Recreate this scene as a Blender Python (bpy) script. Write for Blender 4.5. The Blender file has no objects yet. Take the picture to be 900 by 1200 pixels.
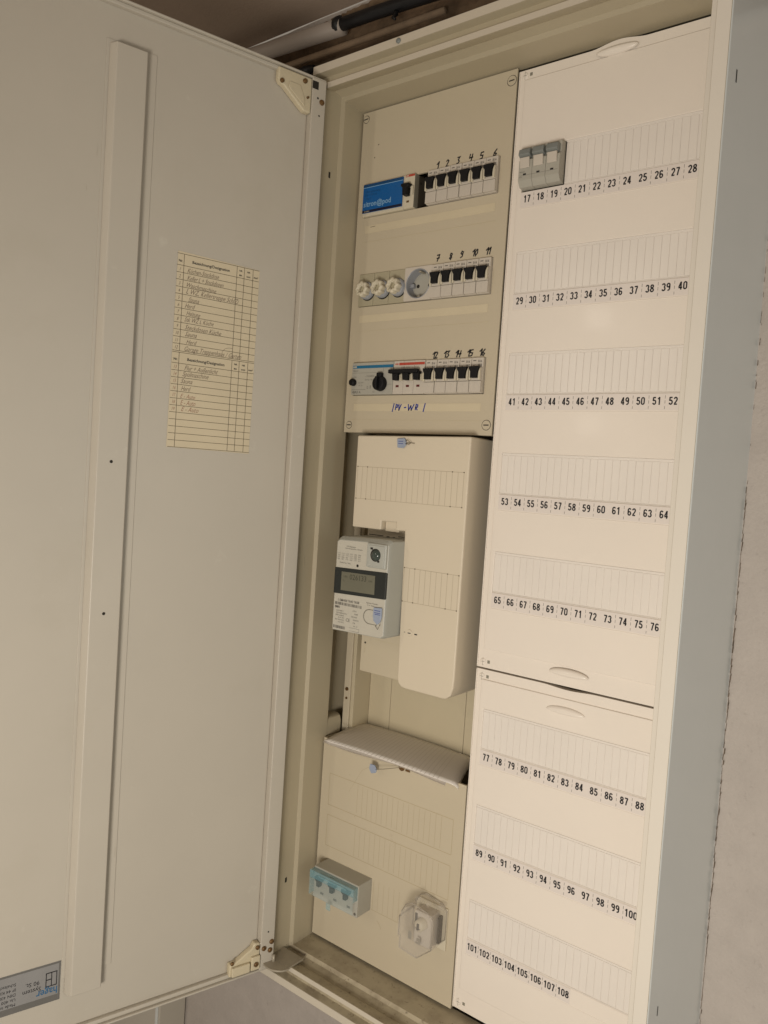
import bpy, math, random
from mathutils import Matrix, Vector
random.seed(7)
S = 0.001                      # everything below is written in millimetres
scene = bpy.context.scene
col = scene.collection

# ------------------------------------------------------------------ camera
cam_d = bpy.data.cameras.new("camera"); cam = bpy.data.objects.new("camera", cam_d); col.objects.link(cam)
Rr = ((0.78726614, 0.61307195, 0.06599106), (-0.61133255, 0.79001754, -0.04631204), (-0.08052671, -0.00388258, 0.99674489))
Cp = (754.793, -868.637, -509.999)
cam.matrix_world = Matrix(((Rr[0][0], Rr[2][0], -Rr[1][0], Cp[0]*S), (Rr[0][1], Rr[2][1], -Rr[1][1], Cp[1]*S),
                           (Rr[0][2], Rr[2][2], -Rr[1][2], Cp[2]*S), (0, 0, 0, 1)))
cam_d.sensor_fit = 'HORIZONTAL'; cam_d.sensor_width = 36.0; cam_d.lens = 920.022/900*36
cam_d.clip_start = 0.01; cam_d.clip_end = 50
scene.camera = cam

# ------------------------------------------------------------------ light
world = bpy.data.worlds.new("World"); scene.world = world; world.use_nodes = True
bg = world.node_tree.nodes["Background"]; bg.inputs[0].default_value = (1.0, 0.86, 0.70, 1); bg.inputs[1].default_value = 0.23
def area(name, loc, aim, size, power, colr, shape='SQUARE', sy=None):
    l = bpy.data.lights.new(name, 'AREA'); l.energy = power; l.color = colr; l.size = size
    if sy: l.shape = 'RECTANGLE'; l.size_y = sy
    o = bpy.data.objects.new(name, l); col.objects.link(o); o.location = loc
    o.rotation_euler = (Vector(aim)-Vector(loc)).to_track_quat('-Z', 'Y').to_euler(); return o
area("room_lamp", (0.74, -1.35, -0.95), (0.42, 0, -0.9), 0.34, 12.5, (1.0, 0.925, 0.825))
area("ceiling_lamp", (-0.444, -1.884, 0.12), (0.2, 0, -0.7), 0.09, 1.5, (1.0, 0.90, 0.76))
area("hall_lamp", (-0.463, -1.918, -0.268), (0.2, 0, -0.7), 0.09, 1.0, (1.0, 0.90, 0.76))
area("doorway_daylight", (2.6, -0.30, -0.5), (0.5, -0.1, -0.6), 1.0, 6.5, (0.82, 0.95, 0.97))
scene.view_settings.view_transform = 'Standard'; scene.view_settings.look = 'None'
scene.view_settings.exposure = 0.12; scene.view_settings.gamma = 1.0; scene.view_settings.use_curve_mapping = False

# ------------------------------------------------------------------ materials
def mat(name, c, rough=0.5, var=0.05, vscale=14, bump=0.0, bscale=300, spec=0.5, trans=0, metal=0, c2=None, thr=None, ior=1.45, alpha=1.0, uscale=None):
    m = bpy.data.materials.new(name); m.use_nodes = True; nt = m.node_tree; N = nt.nodes; L = nt.links
    b = N["Principled BSDF"]; b.inputs["Roughness"].default_value = rough
    b.inputs["Specular IOR Level"].default_value = spec; b.inputs["Metallic"].default_value = metal
    b.inputs["Transmission Weight"].default_value = trans; b.inputs["IOR"].default_value = ior; b.inputs["Alpha"].default_value = alpha
    tc = N.new("ShaderNodeTexCoord"); no = N.new("ShaderNodeTexNoise"); no.inputs["Scale"].default_value = vscale
    no.inputs["Detail"].default_value = 5; no.inputs["Roughness"].default_value = 0.6
    L.new(tc.outputs["Object"], no.inputs["Vector"])
    rp = N.new("ShaderNodeValToRGB"); e = rp.color_ramp.elements
    e[0].position, e[1].position = (0.3, 0.7) if thr is None else thr
    a = [max(0, x*(1-var)) for x in c]; z = [min(1, x*(1+var)) for x in c] if c2 is None else c2
    e[0].color = (*a, 1); e[1].color = (*z, 1)
    L.new(no.outputs["Fac"], rp.inputs[0]); L.new(rp.outputs[0], b.inputs["Base Color"])
    if bump:
        n2 = N.new("ShaderNodeTexNoise"); n2.inputs["Scale"].default_value = bscale; n2.inputs["Detail"].default_value = 4
        L.new(tc.outputs["Object"], n2.inputs["Vector"])
        bp = N.new("ShaderNodeBump"); bp.inputs["Strength"].default_value = bump; bp.inputs["Distance"].default_value = 0.001
        L.new(n2.outputs["Fac"], bp.inputs["Height"]); L.new(bp.outputs[0], b.inputs["Normal"])
    return m
def rampmix(m, colour, scale, lo, hi, zmax=None, xr=None, stretch=(1, 1, 1), strength=1.0, seed=0.0):
    """adds a stain layer: noise above a threshold, optionally only below a height"""
    nt = m.node_tree; N = nt.nodes; L = nt.links; b = N["Principled BSDF"]
    src = b.inputs["Base Color"].links[0].from_socket
    tc = N.new("ShaderNodeTexCoord"); mp = N.new("ShaderNodeMapping"); mp.inputs["Scale"].default_value = stretch
    mp.inputs["Location"].default_value = (seed, seed*0.7, seed*1.3)
    L.new(tc.outputs["Object"], mp.inputs[0]); no = N.new("ShaderNodeTexNoise"); no.inputs["Scale"].default_value = scale
    no.inputs["Detail"].default_value = 8; no.inputs["Roughness"].default_value = 0.65; L.new(mp.outputs[0], no.inputs["Vector"])
    mr = N.new("ShaderNodeMapRange"); mr.inputs[1].default_value = lo; mr.inputs[2].default_value = hi; mr.inputs[4].default_value = strength
    L.new(no.outputs["Fac"], mr.inputs[0]); fac = mr.outputs[0]
    if zmax is not None:
        sp = N.new("ShaderNodeSeparateXYZ"); L.new(tc.outputs["Object"], sp.inputs[0])
        m2 = N.new("ShaderNodeMapRange"); m2.inputs[1].default_value = zmax; m2.inputs[2].default_value = zmax-0.012
        L.new(sp.outputs[2], m2.inputs[0]); mu = N.new("ShaderNodeMath"); mu.operation = 'MULTIPLY'
        L.new(fac, mu.inputs[0]); L.new(m2.outputs[0], mu.inputs[1]); fac = mu.outputs[0]
    mx = N.new("ShaderNodeMix"); mx.data_type = 'RGBA'; L.new(fac, mx.inputs[0]); L.new(src, mx.inputs[6])
    mx.inputs[7].default_value = (*colour, 1); L.new(mx.outputs[2], b.inputs["Base Color"])

M = {}
M['door'] = mat("door_enamel", (0.485, 0.445, 0.375), 0.40, 0.03, 4, 0.10, 900); rampmix(M['door'], (0.40, 0.36, 0.28), 5, 0.58, 0.85, strength=0.4)
rampmix(M['door'], (0.34, 0.30, 0.23), 60, 0.70, 0.74, strength=0.5, stretch=(1, 1, .12), seed=4)
rampmix(M['door'], (0.58, 0.55, 0.47), 22, 0.66, 0.72, strength=0.35, seed=9)
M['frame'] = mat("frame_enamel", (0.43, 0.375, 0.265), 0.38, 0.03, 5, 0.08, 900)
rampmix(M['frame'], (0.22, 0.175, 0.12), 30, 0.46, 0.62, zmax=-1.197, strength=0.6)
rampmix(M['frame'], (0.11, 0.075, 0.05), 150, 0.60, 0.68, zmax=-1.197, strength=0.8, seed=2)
M['frame_daylit'] = mat("daylight_tinted_enamel", (0.62, 0.635, 0.615), 0.25, 0.02, 5, 0.05, 900)  # cool daylight on the casing side is put into this colour
M['inner'] = mat("inner_steel_paint", (0.52, 0.455, 0.32), 0.5, 0.04, 6, 0.08, 700)
M['panel'] = mat("left_cover_enamel", (0.53, 0.465, 0.345), 0.42, 0.025, 5, 0.10, 1200)
rampmix(M['panel'], (0.30, 0.22, 0.13), 16, 0.66, 0.80, strength=0.35, seed=3)
M['cover'] = mat("meter_cover_plastic", (0.64, 0.565, 0.44), 0.45, 0.02, 5, 0.08, 900)
M['right'] = mat("right_cover_plastic", (0.79, 0.725, 0.645), 0.30, 0.02, 5, 0.05, 500)
M['blank'] = mat("blanking_strip_plastic", (0.765, 0.715, 0.655), 0.28, 0.025, 12, 0.04, 500)
M['paperstrip'] = mat("label_strip_paper", (0.73, 0.67, 0.62), 0.35, 0.02, 20)
M['sticker'] = mat("cream_label_strip", (0.60, 0.525, 0.375), 0.3, 0.03, 20)
M['white'] = mat("device_white_plastic", (0.55, 0.50, 0.43), 0.45, 0.03, 40)
M['offwhite'] = mat("device_cream_plastic", (0.60, 0.545, 0.42), 0.42, 0.03, 40)
M['grey'] = mat("device_grey_plastic", (0.40, 0.385, 0.33), 0.45, 0.03, 30)
M['greyside'] = mat("device_side_plastic", (0.24, 0.225, 0.18), 0.5, 0.05, 40)
M['beigegrey'] = mat("fuse_base_plastic", (0.40, 0.36, 0.25), 0.5, 0.04, 40)
M['black'] = mat("black_plastic", (0.006, 0.006, 0.007), 0.5, 0.1, 40, spec=0.3)
M['dark'] = mat("dark_void", (0.02, 0.017, 0.012), 0.8)
M['blue'] = mat("blue_print", (0.004, 0.10, 0.33), 0.3, 0.04, 30)
M['bluedark'] = mat("dark_blue_print", (0.004, 0.055, 0.16), 0.35)
M['navy'] = mat("navy_print", (0.006, 0.008, 0.03), 0.35)
M['cyan'] = mat("cyan_print", (0.015, 0.14, 0.27), 0.35)
M['red'] = mat("red_print", (0.45, 0.06, 0.035), 0.4)
M['darkred'] = mat("dark_red_window", (0.10, 0.008, 0.008), 0.3)
M['ink'] = mat("black_ink", (0.015, 0.014, 0.016), 0.5, 0.1, 80)
M['inkgrey'] = mat("grey_print", (0.13, 0.12, 0.105), 0.5)
M['inkblue'] = mat("blue_pen_ink", (0.02, 0.04, 0.26), 0.5)
M['pencil'] = mat("pen_writing", (0.17, 0.125, 0.09), 0.6)
M['pencilred'] = mat("faded_red_pen", (0.33, 0.18, 0.12), 0.6)
M['printlight'] = mat("light_print", (0.22, 0.40, 0.58), 0.4)
M['tablewash'] = mat("table_line_print", (0.10, 0.075, 0.045), 0.6)
M['slate'] = mat("slate_grey_handle", (0.21, 0.225, 0.215), 0.4, 0.05, 40)
M['teal'] = mat("teal_clear_plastic", (0.26, 0.46, 0.51), 0.10, 0.05, 60, alpha=0.34)
M['clear'] = mat("clear_plastic", (0.62, 0.57, 0.50), 0.08, 0.05, 60, alpha=0.16)
M['meter'] = mat("meter_white_plastic", (0.50, 0.475, 0.405), 0.38, 0.02, 20)
M['meterside'] = mat("meter_grey_plastic", (0.40, 0.405, 0.365), 0.38, 0.02, 20)
M['bezel'] = mat("display_bezel", (0.018, 0.021, 0.019), 0.5, 0.05, 20)
M['lcd'] = mat("lcd_glass", (0.15, 0.145, 0.105), 0.35, 0.05, 30)
M['lens'] = mat("sensor_lens", (0.05, 0.065, 0.055), 0.12, 0.1, 60)
M['tag'] = mat("seal_tag_blue", (0.30, 0.345, 0.44), 0.4, 0.04, 60)
M['wire'] = mat("seal_wire", (0.34, 0.29, 0.22), 0.35, metal=0.8)
M['rust'] = mat("rusty_screw", (0.16, 0.09, 0.035), 0.5, 0.4, 300, metal=0.5)
M['steel'] = mat("hinge_steel", (0.36, 0.32, 0.25), 0.4, 0.1, 60, metal=0.2)
M['sheet'] = mat("folded_paper", (0.84, 0.80, 0.75), 0.75, 0.02, 20, 0.2, 120)
M['sheetline'] = mat("paper_ruling", (0.73, 0.69, 0.645), 0.75)
M['chart'] = mat("chart_paper", (0.60, 0.52, 0.37), 0.7, 0.03, 12, 0.1, 400)
M['silver'] = mat("silver_label", (0.25, 0.245, 0.24), 0.35, 0.05, 20)
M['silverdark'] = mat("silver_label_edge", (0.14, 0.135, 0.125), 0.35)
M['labelblue'] = mat("label_blue_print", (0.03, 0.12, 0.24), 0.35)
M['wall'] = mat("wall_plaster", (0.45, 0.405, 0.365), 0.9, 0.05, 30, 1.0, 220)
rampmix(M['wall'], (0.30, 0.26, 0.235), 90, 0.62, 0.72, strength=0.45)
M['wallwarm'] = mat("ceiling_plaster", (0.42, 0.325, 0.25), 0.9, 0.05, 6, 0.5, 200)
M['roughshade'] = mat("shade_painted_plaster", (0.17, 0.115, 0.07), 0.95, 0.35, 30, 1.0, 90)  # shadow on the wall is put into this dark colour
M['crack'] = mat("crack_dirt", (0.13, 0.10, 0.075), 0.95, 0.4, 200)
M['pipe'] = mat("pale_conduit", (0.42, 0.36, 0.31), 0.5, 0.05, 12)
M['brownpipe'] = mat('dusty_brown_pipe', (0.24, 0.17, 0.11), 0.8, 0.2, 30)
M['slotshade'] = mat('painted_slot_shade', (0.06, 0.05, 0.035), 0.7)  # shade inside the empty breaker slot, given as a colour
M['cup'] = mat('socket_grey_plastic', (0.30, 0.31, 0.33), 0.4, 0.03, 30)
M['lip'] = mat('lip_enamel', (0.57, 0.515, 0.42), 0.28, 0.02, 5, 0.05, 900)
M['rubber'] = mat("black_rubber", (0.008, 0.008, 0.009), 0.45, 0.2, 60)
M['cream'] = mat("cream_hinge_plastic", (0.56, 0.49, 0.345), 0.45, 0.05, 40)

M['lipsheen'] = mat('right_lip_painted_sheen', (0.68, 0.635, 0.56), 0.25, 0.02, 5, 0.04, 900)  # lighter lip colour for the right side, painting its sheen
for k in ('right', 'frame_daylit', 'lip', 'lipsheen'):
    b = M[k].node_tree.nodes['Principled BSDF']; b.inputs['Coat Weight'].default_value = (0.02 if k == 'right' else 0.3); b.inputs['Coat Roughness'].default_value = 0.07; b.inputs['Specular IOR Level'].default_value = 0.35
# ------------------------------------------------------------------ mesh builder
class MB:
    def __init__(s): s.v = []; s.f = []; s.m = []
    def quad(s, pts, m=0):
        n = len(s.v); s.v += [tuple(p) for p in pts]; s.f.append(tuple(range(n, n+len(pts)))); s.m.append(m)
    def box(s, x0, x1, y0, y1, z0, z1, m=0, mf=None):
        """mf: material slot for the front (-Y) face"""
        x0, x1 = min(x0, x1), max(x0, x1); y0, y1 = min(y0, y1), max(y0, y1); z0, z1 = min(z0, z1), max(z0, z1)
        n = len(s.v)
        s.v += [(x0,y0,z0),(x1,y0,z0),(x1,y1,z0),(x0,y1,z0),(x0,y0,z1),(x1,y0,z1),(x1,y1,z1),(x0,y1,z1)]
        for k, q in enumerate(((0,1,5,4),(1,2,6,5),(2,3,7,6),(3,0,4,7),(4,5,6,7),(3,2,1,0))):
            s.f.append(tuple(n+i for i in q)); s.m.append(m if (k or mf is None) else mf)
        return s
    def prism(s, poly, y0, y1, m=0, mf=None):
        """poly: (x,z) outline, counter-clockwise seen from the front (-Y); extruded from y0 (front) to y1"""
        a = sum(poly[i][0]*poly[(i+1) % len(poly)][1]-poly[(i+1) % len(poly)][0]*poly[i][1] for i in range(len(poly)))
        if a < 0: poly = poly[::-1]
        n = len(s.v); k = len(poly)
        s.v += [(x, y0, z) for x, z in poly]+[(x, y1, z) for x, z in poly]
        s.f.append(tuple(range(n, n+k))); s.m.append(m if mf is None else mf)
        s.f.append(tuple(range(n+2*k-1, n+k-1, -1))); s.m.append(m)
        for i in range(k):
            j = (i+1) % k; s.f.append((n+i, n+k+i, n+k+j, n+j)); s.m.append(m)
        return s
    def lathe(s, cx, cz, prof, n=24, m=0, petal=None):
        """prof: list of (radius, y) from front centre outwards/backwards, about the Y axis"""
        base = len(s.v)
        for (r, y) in prof:
            for i in range(n):
                a = 2*math.pi*i/n; rr = r*(1+(petal*math.cos(8*a) if petal else 0))
                s.v.append((cx+rr*math.cos(a), y, cz+rr*math.sin(a)))
        for k in range(len(prof)-1):
            for i in range(n):
                j = (i+1) % n
                s.f.append((base+k*n+i, base+(k+1)*n+i, base+(k+1)*n+j, base+k*n+j)); s.m.append(m)
        s.f.append(tuple(base+i for i in range(n))); s.m.append(m)
        return s
    def tube(s, pts, r, n=8, m=0, cap=True):
        P = [Vector(p) for p in pts]; base = len(s.v)
        for i, p in enumerate(P):
            t = (P[min(i+1, len(P)-1)]-P[max(i-1, 0)]).normalized()
            a = t.cross(Vector((0, 0, 1)) if abs(t.z) < 0.9 else Vector((1, 0, 0))).normalized(); b = t.cross(a)
            rr = r[i] if isinstance(r, (list, tuple)) else r
            for k in range(n):
                an = 2*math.pi*k/n; q = p+a*rr*math.cos(an)+b*rr*math.sin(an); s.v.append(tuple(q))
        for i in range(len(P)-1):
            for k in range(n):
                j = (k+1) % n; s.f.append((base+i*n+k, base+i*n+j, base+(i+1)*n+j, base+(i+1)*n+k)); s.m.append(m)
        if cap:
            s.f.append(tuple(base+k for k in range(n))[::-1]); s.m.append(m)
            e = base+(len(P)-1)*n; s.f.append(tuple(e+k for k in range(n))); s.m.append(m)
        return s
    def plate(s, x0, x1, z0, z1, y0, y1, holes=(), m=0):
        """flat plate with rectangular holes (x0,x1,z0,z1); front at y0, back at y1"""
        xs = sorted({x0, x1, *[h[0] for h in holes], *[h[1] for h in holes]}); zs = sorted({z0, z1, *[h[2] for h in holes], *[h[3] for h in holes]})
        def solid(i, j):
            if i < 0 or j < 0 or i >= len(xs)-1 or j >= len(zs)-1: return False
            cx, cz = (xs[i]+xs[i+1])/2, (zs[j]+zs[j+1])/2
            return not any(h[0] < cx < h[1] and h[2] < cz < h[3] for h in holes)
        idx = {}
        def V(i, j, b):
            if (i, j, b) not in idx: idx[(i, j, b)] = len(s.v); s.v.append((xs[i], y1 if b else y0, zs[j]))
            return idx[(i, j, b)]
        for i in range(len(xs)-1):
            for j in range(len(zs)-1):
                if not solid(i, j): continue
                F = [(V(i,j,0),V(i+1,j,0),V(i+1,j+1,0),V(i,j+1,0)), (V(i,j,1),V(i,j+1,1),V(i+1,j+1,1),V(i+1,j,1))]
                if not solid(i-1, j): F.append((V(i,j,1),V(i,j,0),V(i,j+1,0),V(i,j+1,1)))
                if not solid(i+1, j): F.append((V(i+1,j,0),V(i+1,j,1),V(i+1,j+1,1),V(i+1,j+1,0)))
                if not solid(i, j-1): F.append((V(i,j,1),V(i+1,j,1),V(i+1,j,0),V(i,j,0)))
                if not solid(i, j+1): F.append((V(i,j+1,0),V(i+1,j+1,0),V(i+1,j+1,1),V(i,j+1,1)))
                for q in F: s.f.append(q); s.m.append(m)
        return s
    def text(s, t, x, z, size, y=-0.2, m=0, sx=1.0, bold=0.0, align='CENTER', rot=0.0, shear=0.0, th=0.12):
        vs, fs = textmesh(t, bold, align, shear); ca, sa = math.cos(rot), math.sin(rot); n = len(s.v)
        for a, b in vs:
            a *= size*sx; b *= size; s.v.append((x+a*ca-b*sa, y, z+a*sa+b*ca))
        for q in fs: s.f.append(tuple(n+i for i in q)); s.m.append(m)
        return s
    def stroke(s, pts, w, y=-0.2, m=0):
        for (x0, z0), (x1, z1) in zip(pts, pts[1:]):
            d = Vector((x1-x0, z1-z0)); L = d.length
            if L < 1e-6: continue
            d /= L; nx, nz = -d.y*w/2, d.x*w/2; ex, ez = d.x*w*0.35, d.y*w*0.35
            s.quad([(x0-ex-nx, y, z0-ez-nz), (x1+ex-nx, y, z1+ez-nz), (x1+ex+nx, y, z1+ez+nz), (x0-ex+nx, y, z0-ez+nz)], m)
        return s
    def ribbon(s, pts, w, y=-0.2, m=0):
        P = [Vector(p) for p in pts]; Lf = []; Rt = []
        for i, p in enumerate(P):
            a = (P[i]-P[i-1]).normalized() if i else None; b = (P[i+1]-P[i]).normalized() if i < len(P)-1 else None
            if a is None: a = b
            if b is None: b = a
            t = (a+b); t = t.normalized() if t.length > 1e-6 else a
            nrm = Vector((-t.y, t.x)); k = 1/max(0.45, nrm.dot(Vector((-a.y, a.x)))); h = w/2*k
            Lf.append(p+nrm*h); Rt.append(p-nrm*h)
        for i in range(len(P)-1):
            s.quad([(Rt[i].x, y, Rt[i].y), (Rt[i+1].x, y, Rt[i+1].y), (Lf[i+1].x, y, Lf[i+1].y), (Lf[i].x, y, Lf[i].y)], m)
        return s
    def number(s, t, x, z, h, y, m=0):
        """bold condensed sans digits centred on x, z"""
        w = .45*h; adv = .59*h; x -= adv*(len(t)-1)/2
        for i, ch in enumerate(t):
            for st in DIG[ch]: s.ribbon([(x+i*adv+(a-.5)*w, z+(b-.5)*h) for a, b in st], .175*h, y-.004*i, m)
        return s
    def rect(s, x0, x1, z0, z1, y=-0.2, m=0):
        s.quad([(x0, y, z0), (x1, y, z0), (x1, y, z1), (x0, y, z1)], m); return s
    def mesh(s, name, mats, smooth=False):
        me = bpy.data.meshes.new(name); me.from_pydata([(a*S, b*S, c*S) for a, b, c in s.v], [], s.f)
        for k in mats: me.materials.append(M[k])
        me.polygons.foreach_set('material_index', s.m)
        if smooth: me.polygons.foreach_set('use_smooth', [True]*len(me.polygons))
        me.update(); return me
def arc(cx, cy, rx, ry, a0, a1, n=10): return [(cx+rx*math.cos(math.radians(a0+(a1-a0)*i/n)), cy+ry*math.sin(math.radians(a0+(a1-a0)*i/n))) for i in range(n+1)]
T_ = .08
DIG = {'0': [[(T_-.08+.12, .5)]+arc(.5, .72, .38, .2, 180, 0)+arc(.5, .28, .38, .2, 0, -180)+[(.12, .5)]],
       '1': [[(.12, .76), (.38, .80), (.58, .93)], [(.60, 1), (.60, 0)]],
       '2': [arc(.5, .70, .38, .22, 172, -20)+[(.62, .40), (.22, .16)], [(.08, .08), (.94, .08)]],
       '3': [arc(.48, .72, .36, .2, 165, -70, 9), arc(.48, .29, .40, .21, 80, -165, 11)],
       '4': [[(.68, 0), (.68, 1)], [(.62, .93), (.10, .32)], [(.02, .26), (1, .26)]],
       '5': [[(.90, .92), (.24, .92)], [(.24, .98), (.17, .50)], [(.17, .53)]+arc(.48, .33, .40, .25, 100, -165, 11)],
       '6': [arc(.5, .30, .38, .22, 180, -180, 16), [(.88, .80)]+arc(.5, .70, .36, .22, 60, 178, 6)+[(.13, .30)]],
       '7': [[(.04, .92), (.96, .92)], [(.88, .90), (.62, .55), (.42, 0)]],
       '8': [arc(.5, .74, .34, .18, 90, 450, 14), arc(.5, .28, .40, .20, 90, 450, 16)],
       '9': [arc(.5, .70, .38, .22, 0, 360, 16), [(.87, .70)]+arc(.5, .30, .36, .22, 2, -120, 6)]}
_tc = {}
def textmesh(t, bold, align, shear):
    k = (t, bold, align, shear)
    if k not in _tc:
        c = bpy.data.curves.new('txt', 'FONT'); c.body = t; c.align_x = align; c.align_y = 'CENTER'; c.resolution_u = 2
        c.offset = bold; c.shear = shear
        o = bpy.data.objects.new('txt', c); col.objects.link(o); bpy.context.view_layer.update()
        me = bpy.data.meshes.new_from_object(o.evaluated_get(bpy.context.evaluated_depsgraph_get()))
        _tc[k] = ([(v.co.x, v.co.y) for v in me.vertices], [tuple(p.vertices) for p in me.polygons])
        bpy.data.objects.remove(o); bpy.data.curves.remove(c); bpy.data.meshes.remove(me)
    return _tc[k]
def add(name, mb, mats, parent=None, loc=None, bevel=0, smooth=False, seg=2, label=None, kind=None, ang=35):
    me = mb if isinstance(mb, bpy.types.Mesh) else mb.mesh(name, mats if isinstance(mats, (list, tuple)) else [mats], smooth)
    o = bpy.data.objects.new(name, me); col.objects.link(o)
    if parent: o.parent = parent
    if loc: o.location = [q*S for q in loc]
    if bevel:
        bv = o.modifiers.new('bevel', 'BEVEL'); bv.width = bevel*S; bv.segments = seg; bv.limit_method = 'ANGLE'; bv.angle_limit = math.radians(ang)
        bv.harden_normals = False
        for p in me.polygons: p.use_smooth = True
        wn = o.modifiers.new('normals', 'WEIGHTED_NORMAL'); wn.keep_sharp = True
    if label: o['label'] = label
    if kind: o['kind'] = kind
    return o
def thing(name, label, cat, loc=(0, 0, 0), rz=0, group=None):
    o = bpy.data.objects.new(name, None); col.objects.link(o); o.empty_display_size = 0.02
    o.location = [q*S for q in loc]; o.rotation_euler = (0, 0, rz); o['label'] = label; o['category'] = cat
    if group: o['group'] = group
    return o
def tag(o, label, cat, group=None):
    o['label'] = label; o['category'] = cat
    if group: o['group'] = group
    return o
def rebase(parent, o):           # child meshes written in world coordinates under a parent standing elsewhere
    o.parent = parent; o.matrix_parent_inverse = parent.matrix_basis.inverted(); return o
def copy_tree(o, parent=None):
    c = o.copy(); col.objects.link(c)
    if parent: c.parent = parent
    for ch in o.children: copy_tree(ch, c)
    return c

# ------------------------------------------------------------------ setting
WY = 125.0
def wall_sheet(x0, x1, z0, z1, y, nx, nz, amp, jag):
    mb = MB(); rnd = random.Random(3)
    for j in range(nz+1):
        for i in range(nx+1):
            mb.v.append((x0+(x1-x0)*i/nx, y+(rnd.random()-0.5)*amp+jag*math.sin(i*.7+j*.3), z0+(z1-z0)*j/nz))
    for j in range(nz):
        for i in range(nx):
            a = j*(nx+1)+i; mb.f.append((a, a+1, a+nx+2, a+nx+1)); mb.m.append(0)
    return mb
add('wall', wall_sheet(-1500, 2600, -2100, 262, WY, 205, 118, 1.6, 0.8), 'wall', kind='structure', smooth=True)
cb = MB(); cb.box(-1500, 2600, -3400, WY-3, 262, 290)
add('ceiling', cb, 'wallwarm', kind='structure')
# rough band of wall above the cabinet, coloured dark brown to paint its shadow
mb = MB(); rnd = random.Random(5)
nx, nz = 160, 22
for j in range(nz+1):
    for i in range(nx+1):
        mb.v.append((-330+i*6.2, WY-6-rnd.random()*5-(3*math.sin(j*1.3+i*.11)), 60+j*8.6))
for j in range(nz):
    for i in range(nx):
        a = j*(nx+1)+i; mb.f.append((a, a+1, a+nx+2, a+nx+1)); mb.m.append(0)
add('shaded_wall_patch', mb, 'roughshade', kind='structure', smooth=True)

# pale conduit, black rubber sleeve and lower ledge pipe above the cabinet
t = thing('conduit_pipe', 'pale grey conduit pipe running under the ceiling above the cabinet into a black sleeve', 'pipe', (-700, 82, 230))
mb = MB(); mb.tube([(-900, 82, 234), (-500, 82, 222), (-128, 82, 203)], 13, 20); rebase(t, add('pipe_body', mb, 'pipe', smooth=True))
mb = MB(); mb.tube([(-560, 96, 184), (-330, 96, 184), (60, 96, 178)], 5, 14); rebase(t, add('lower_pipe', mb, 'brownpipe', smooth=True))
t = thing('rubber_hose', 'black rubber hose with a flanged end above the cabinet top', 'hose', (-130, 80, 205))
mb = MB(); mb.tube([(-134, 80, 205.5), (-60, 80, 203), (30, 80, 198), (200, 84, 192), (520, 90, 186)], 10, 22); rebase(t, add('hose_body', mb, 'rubber', smooth=True))
mb = MB(); mb.tube([(-141, 80, 206), (-136, 80, 205.6), (-131, 80, 205.4), (-128, 80, 205)], [12.5, 13.5, 13.5, 10], 24); rebase(t, add('flange', mb, 'rubber', smooth=True))
mb = MB(); mb.tube([(-18, 78, 190), (-14, 74, 184), (-17, 71, 178), (-12, 70, 174)], [4, 3.5, 3, 2], 8); rebase(t, add('hanging_tab', mb, 'rubber', smooth=True))
mb = MB(); mb.tube([(-262, 100, 162), (-225, 100, 165), (-205, 100, 166)], [6, 9, 5], 10)
o = add('cable_clump', mb, 'rubber', smooth=True); tag(o, 'short dark cable end lying in the gap just above the cabinet frame', 'cable')
# white cupboard side below the door at lower left
t = thing('cable_duct', 'pale grey vertical cable duct on the wall below the open door', 'duct', (-520, 60, -1900))
mb = MB(); mb.box(-900, -426, 60, WY-3, -2000, -1470); rebase(t, add('duct_body', mb, 'door', bevel=2))
mb = MB(); mb.box(-436, -430, 57, 60, -2000, -1470); rebase(t, add('duct_edge', mb, 'frame_daylit', bevel=0.6))

# ------------------------------------------------------------------ cabinet body
CB = (250, 22, -1238)
cab = thing('distribution_cabinet', 'tall beige metal electrical cabinet with its door open, mounted on the wall', 'electrical cabinet', CB)
def cadd(name, mb, mats, **k): return rebase(cab, add(name, mb, mats, **k))
# rings: (left, right, bottom, top, y): outward offsets from the opening 0..500, -1200..0
def rings(R, mats, name, colours=None, bevel=0, smooth=False, seg=2, side=False):
    mb = MB()
    for (l, r, b, t_, y) in R:
        mb.v += [(-l, y, -1200-b), (500+r, y, -1200-b), (500+r, y, t_), (-l, y, t_)]
    for k in range(len(R)-1):
        for i in range(4):
            j = (i+1) % 4; a = 4*k; mb.f.append((a+i, a+j, a+4+j, a+4+i)[::1]); mb.m.append(1 if (side and i == 1) else 0)
    return cadd(name, mb, mats, bevel=bevel, smooth=smooth, seg=seg)
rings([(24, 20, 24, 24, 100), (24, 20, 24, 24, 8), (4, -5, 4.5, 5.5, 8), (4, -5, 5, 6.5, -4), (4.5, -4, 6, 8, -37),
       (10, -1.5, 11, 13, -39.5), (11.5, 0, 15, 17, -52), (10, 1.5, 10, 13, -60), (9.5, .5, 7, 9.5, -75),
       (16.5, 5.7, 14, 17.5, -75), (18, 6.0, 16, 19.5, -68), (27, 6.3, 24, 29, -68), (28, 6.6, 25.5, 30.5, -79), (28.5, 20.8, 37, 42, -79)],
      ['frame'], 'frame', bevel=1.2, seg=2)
rings([(28.5, 20.9, 37, 42, -79.2), (29.5, 21.9, 38, 43, -78), (29.5, 21.9, 38, 43, 118), (30.5, 22.9, 39, 44, 130)], ['frame_daylit'], 'outer_casing', bevel=1.0)
rings([(28.2, 6.9, 25.9, 30.9, -79.4), (28.5, 20.5, 36.6, 41.6, -79.45)], ['lip', 'lipsheen'], 'front_lip', side=True)
rings([(9.8, .8, 7.3, 9.8, -75.3), (16.2, 5.4, 13.7, 17.2, -75.35)], ['lip', 'lipsheen'], 'seal_lip', side=True)
mb = MB(); mb.box(-24, 520, 98, 102, -1224, 24); cadd('back_wall', mb, 'inner')
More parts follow.
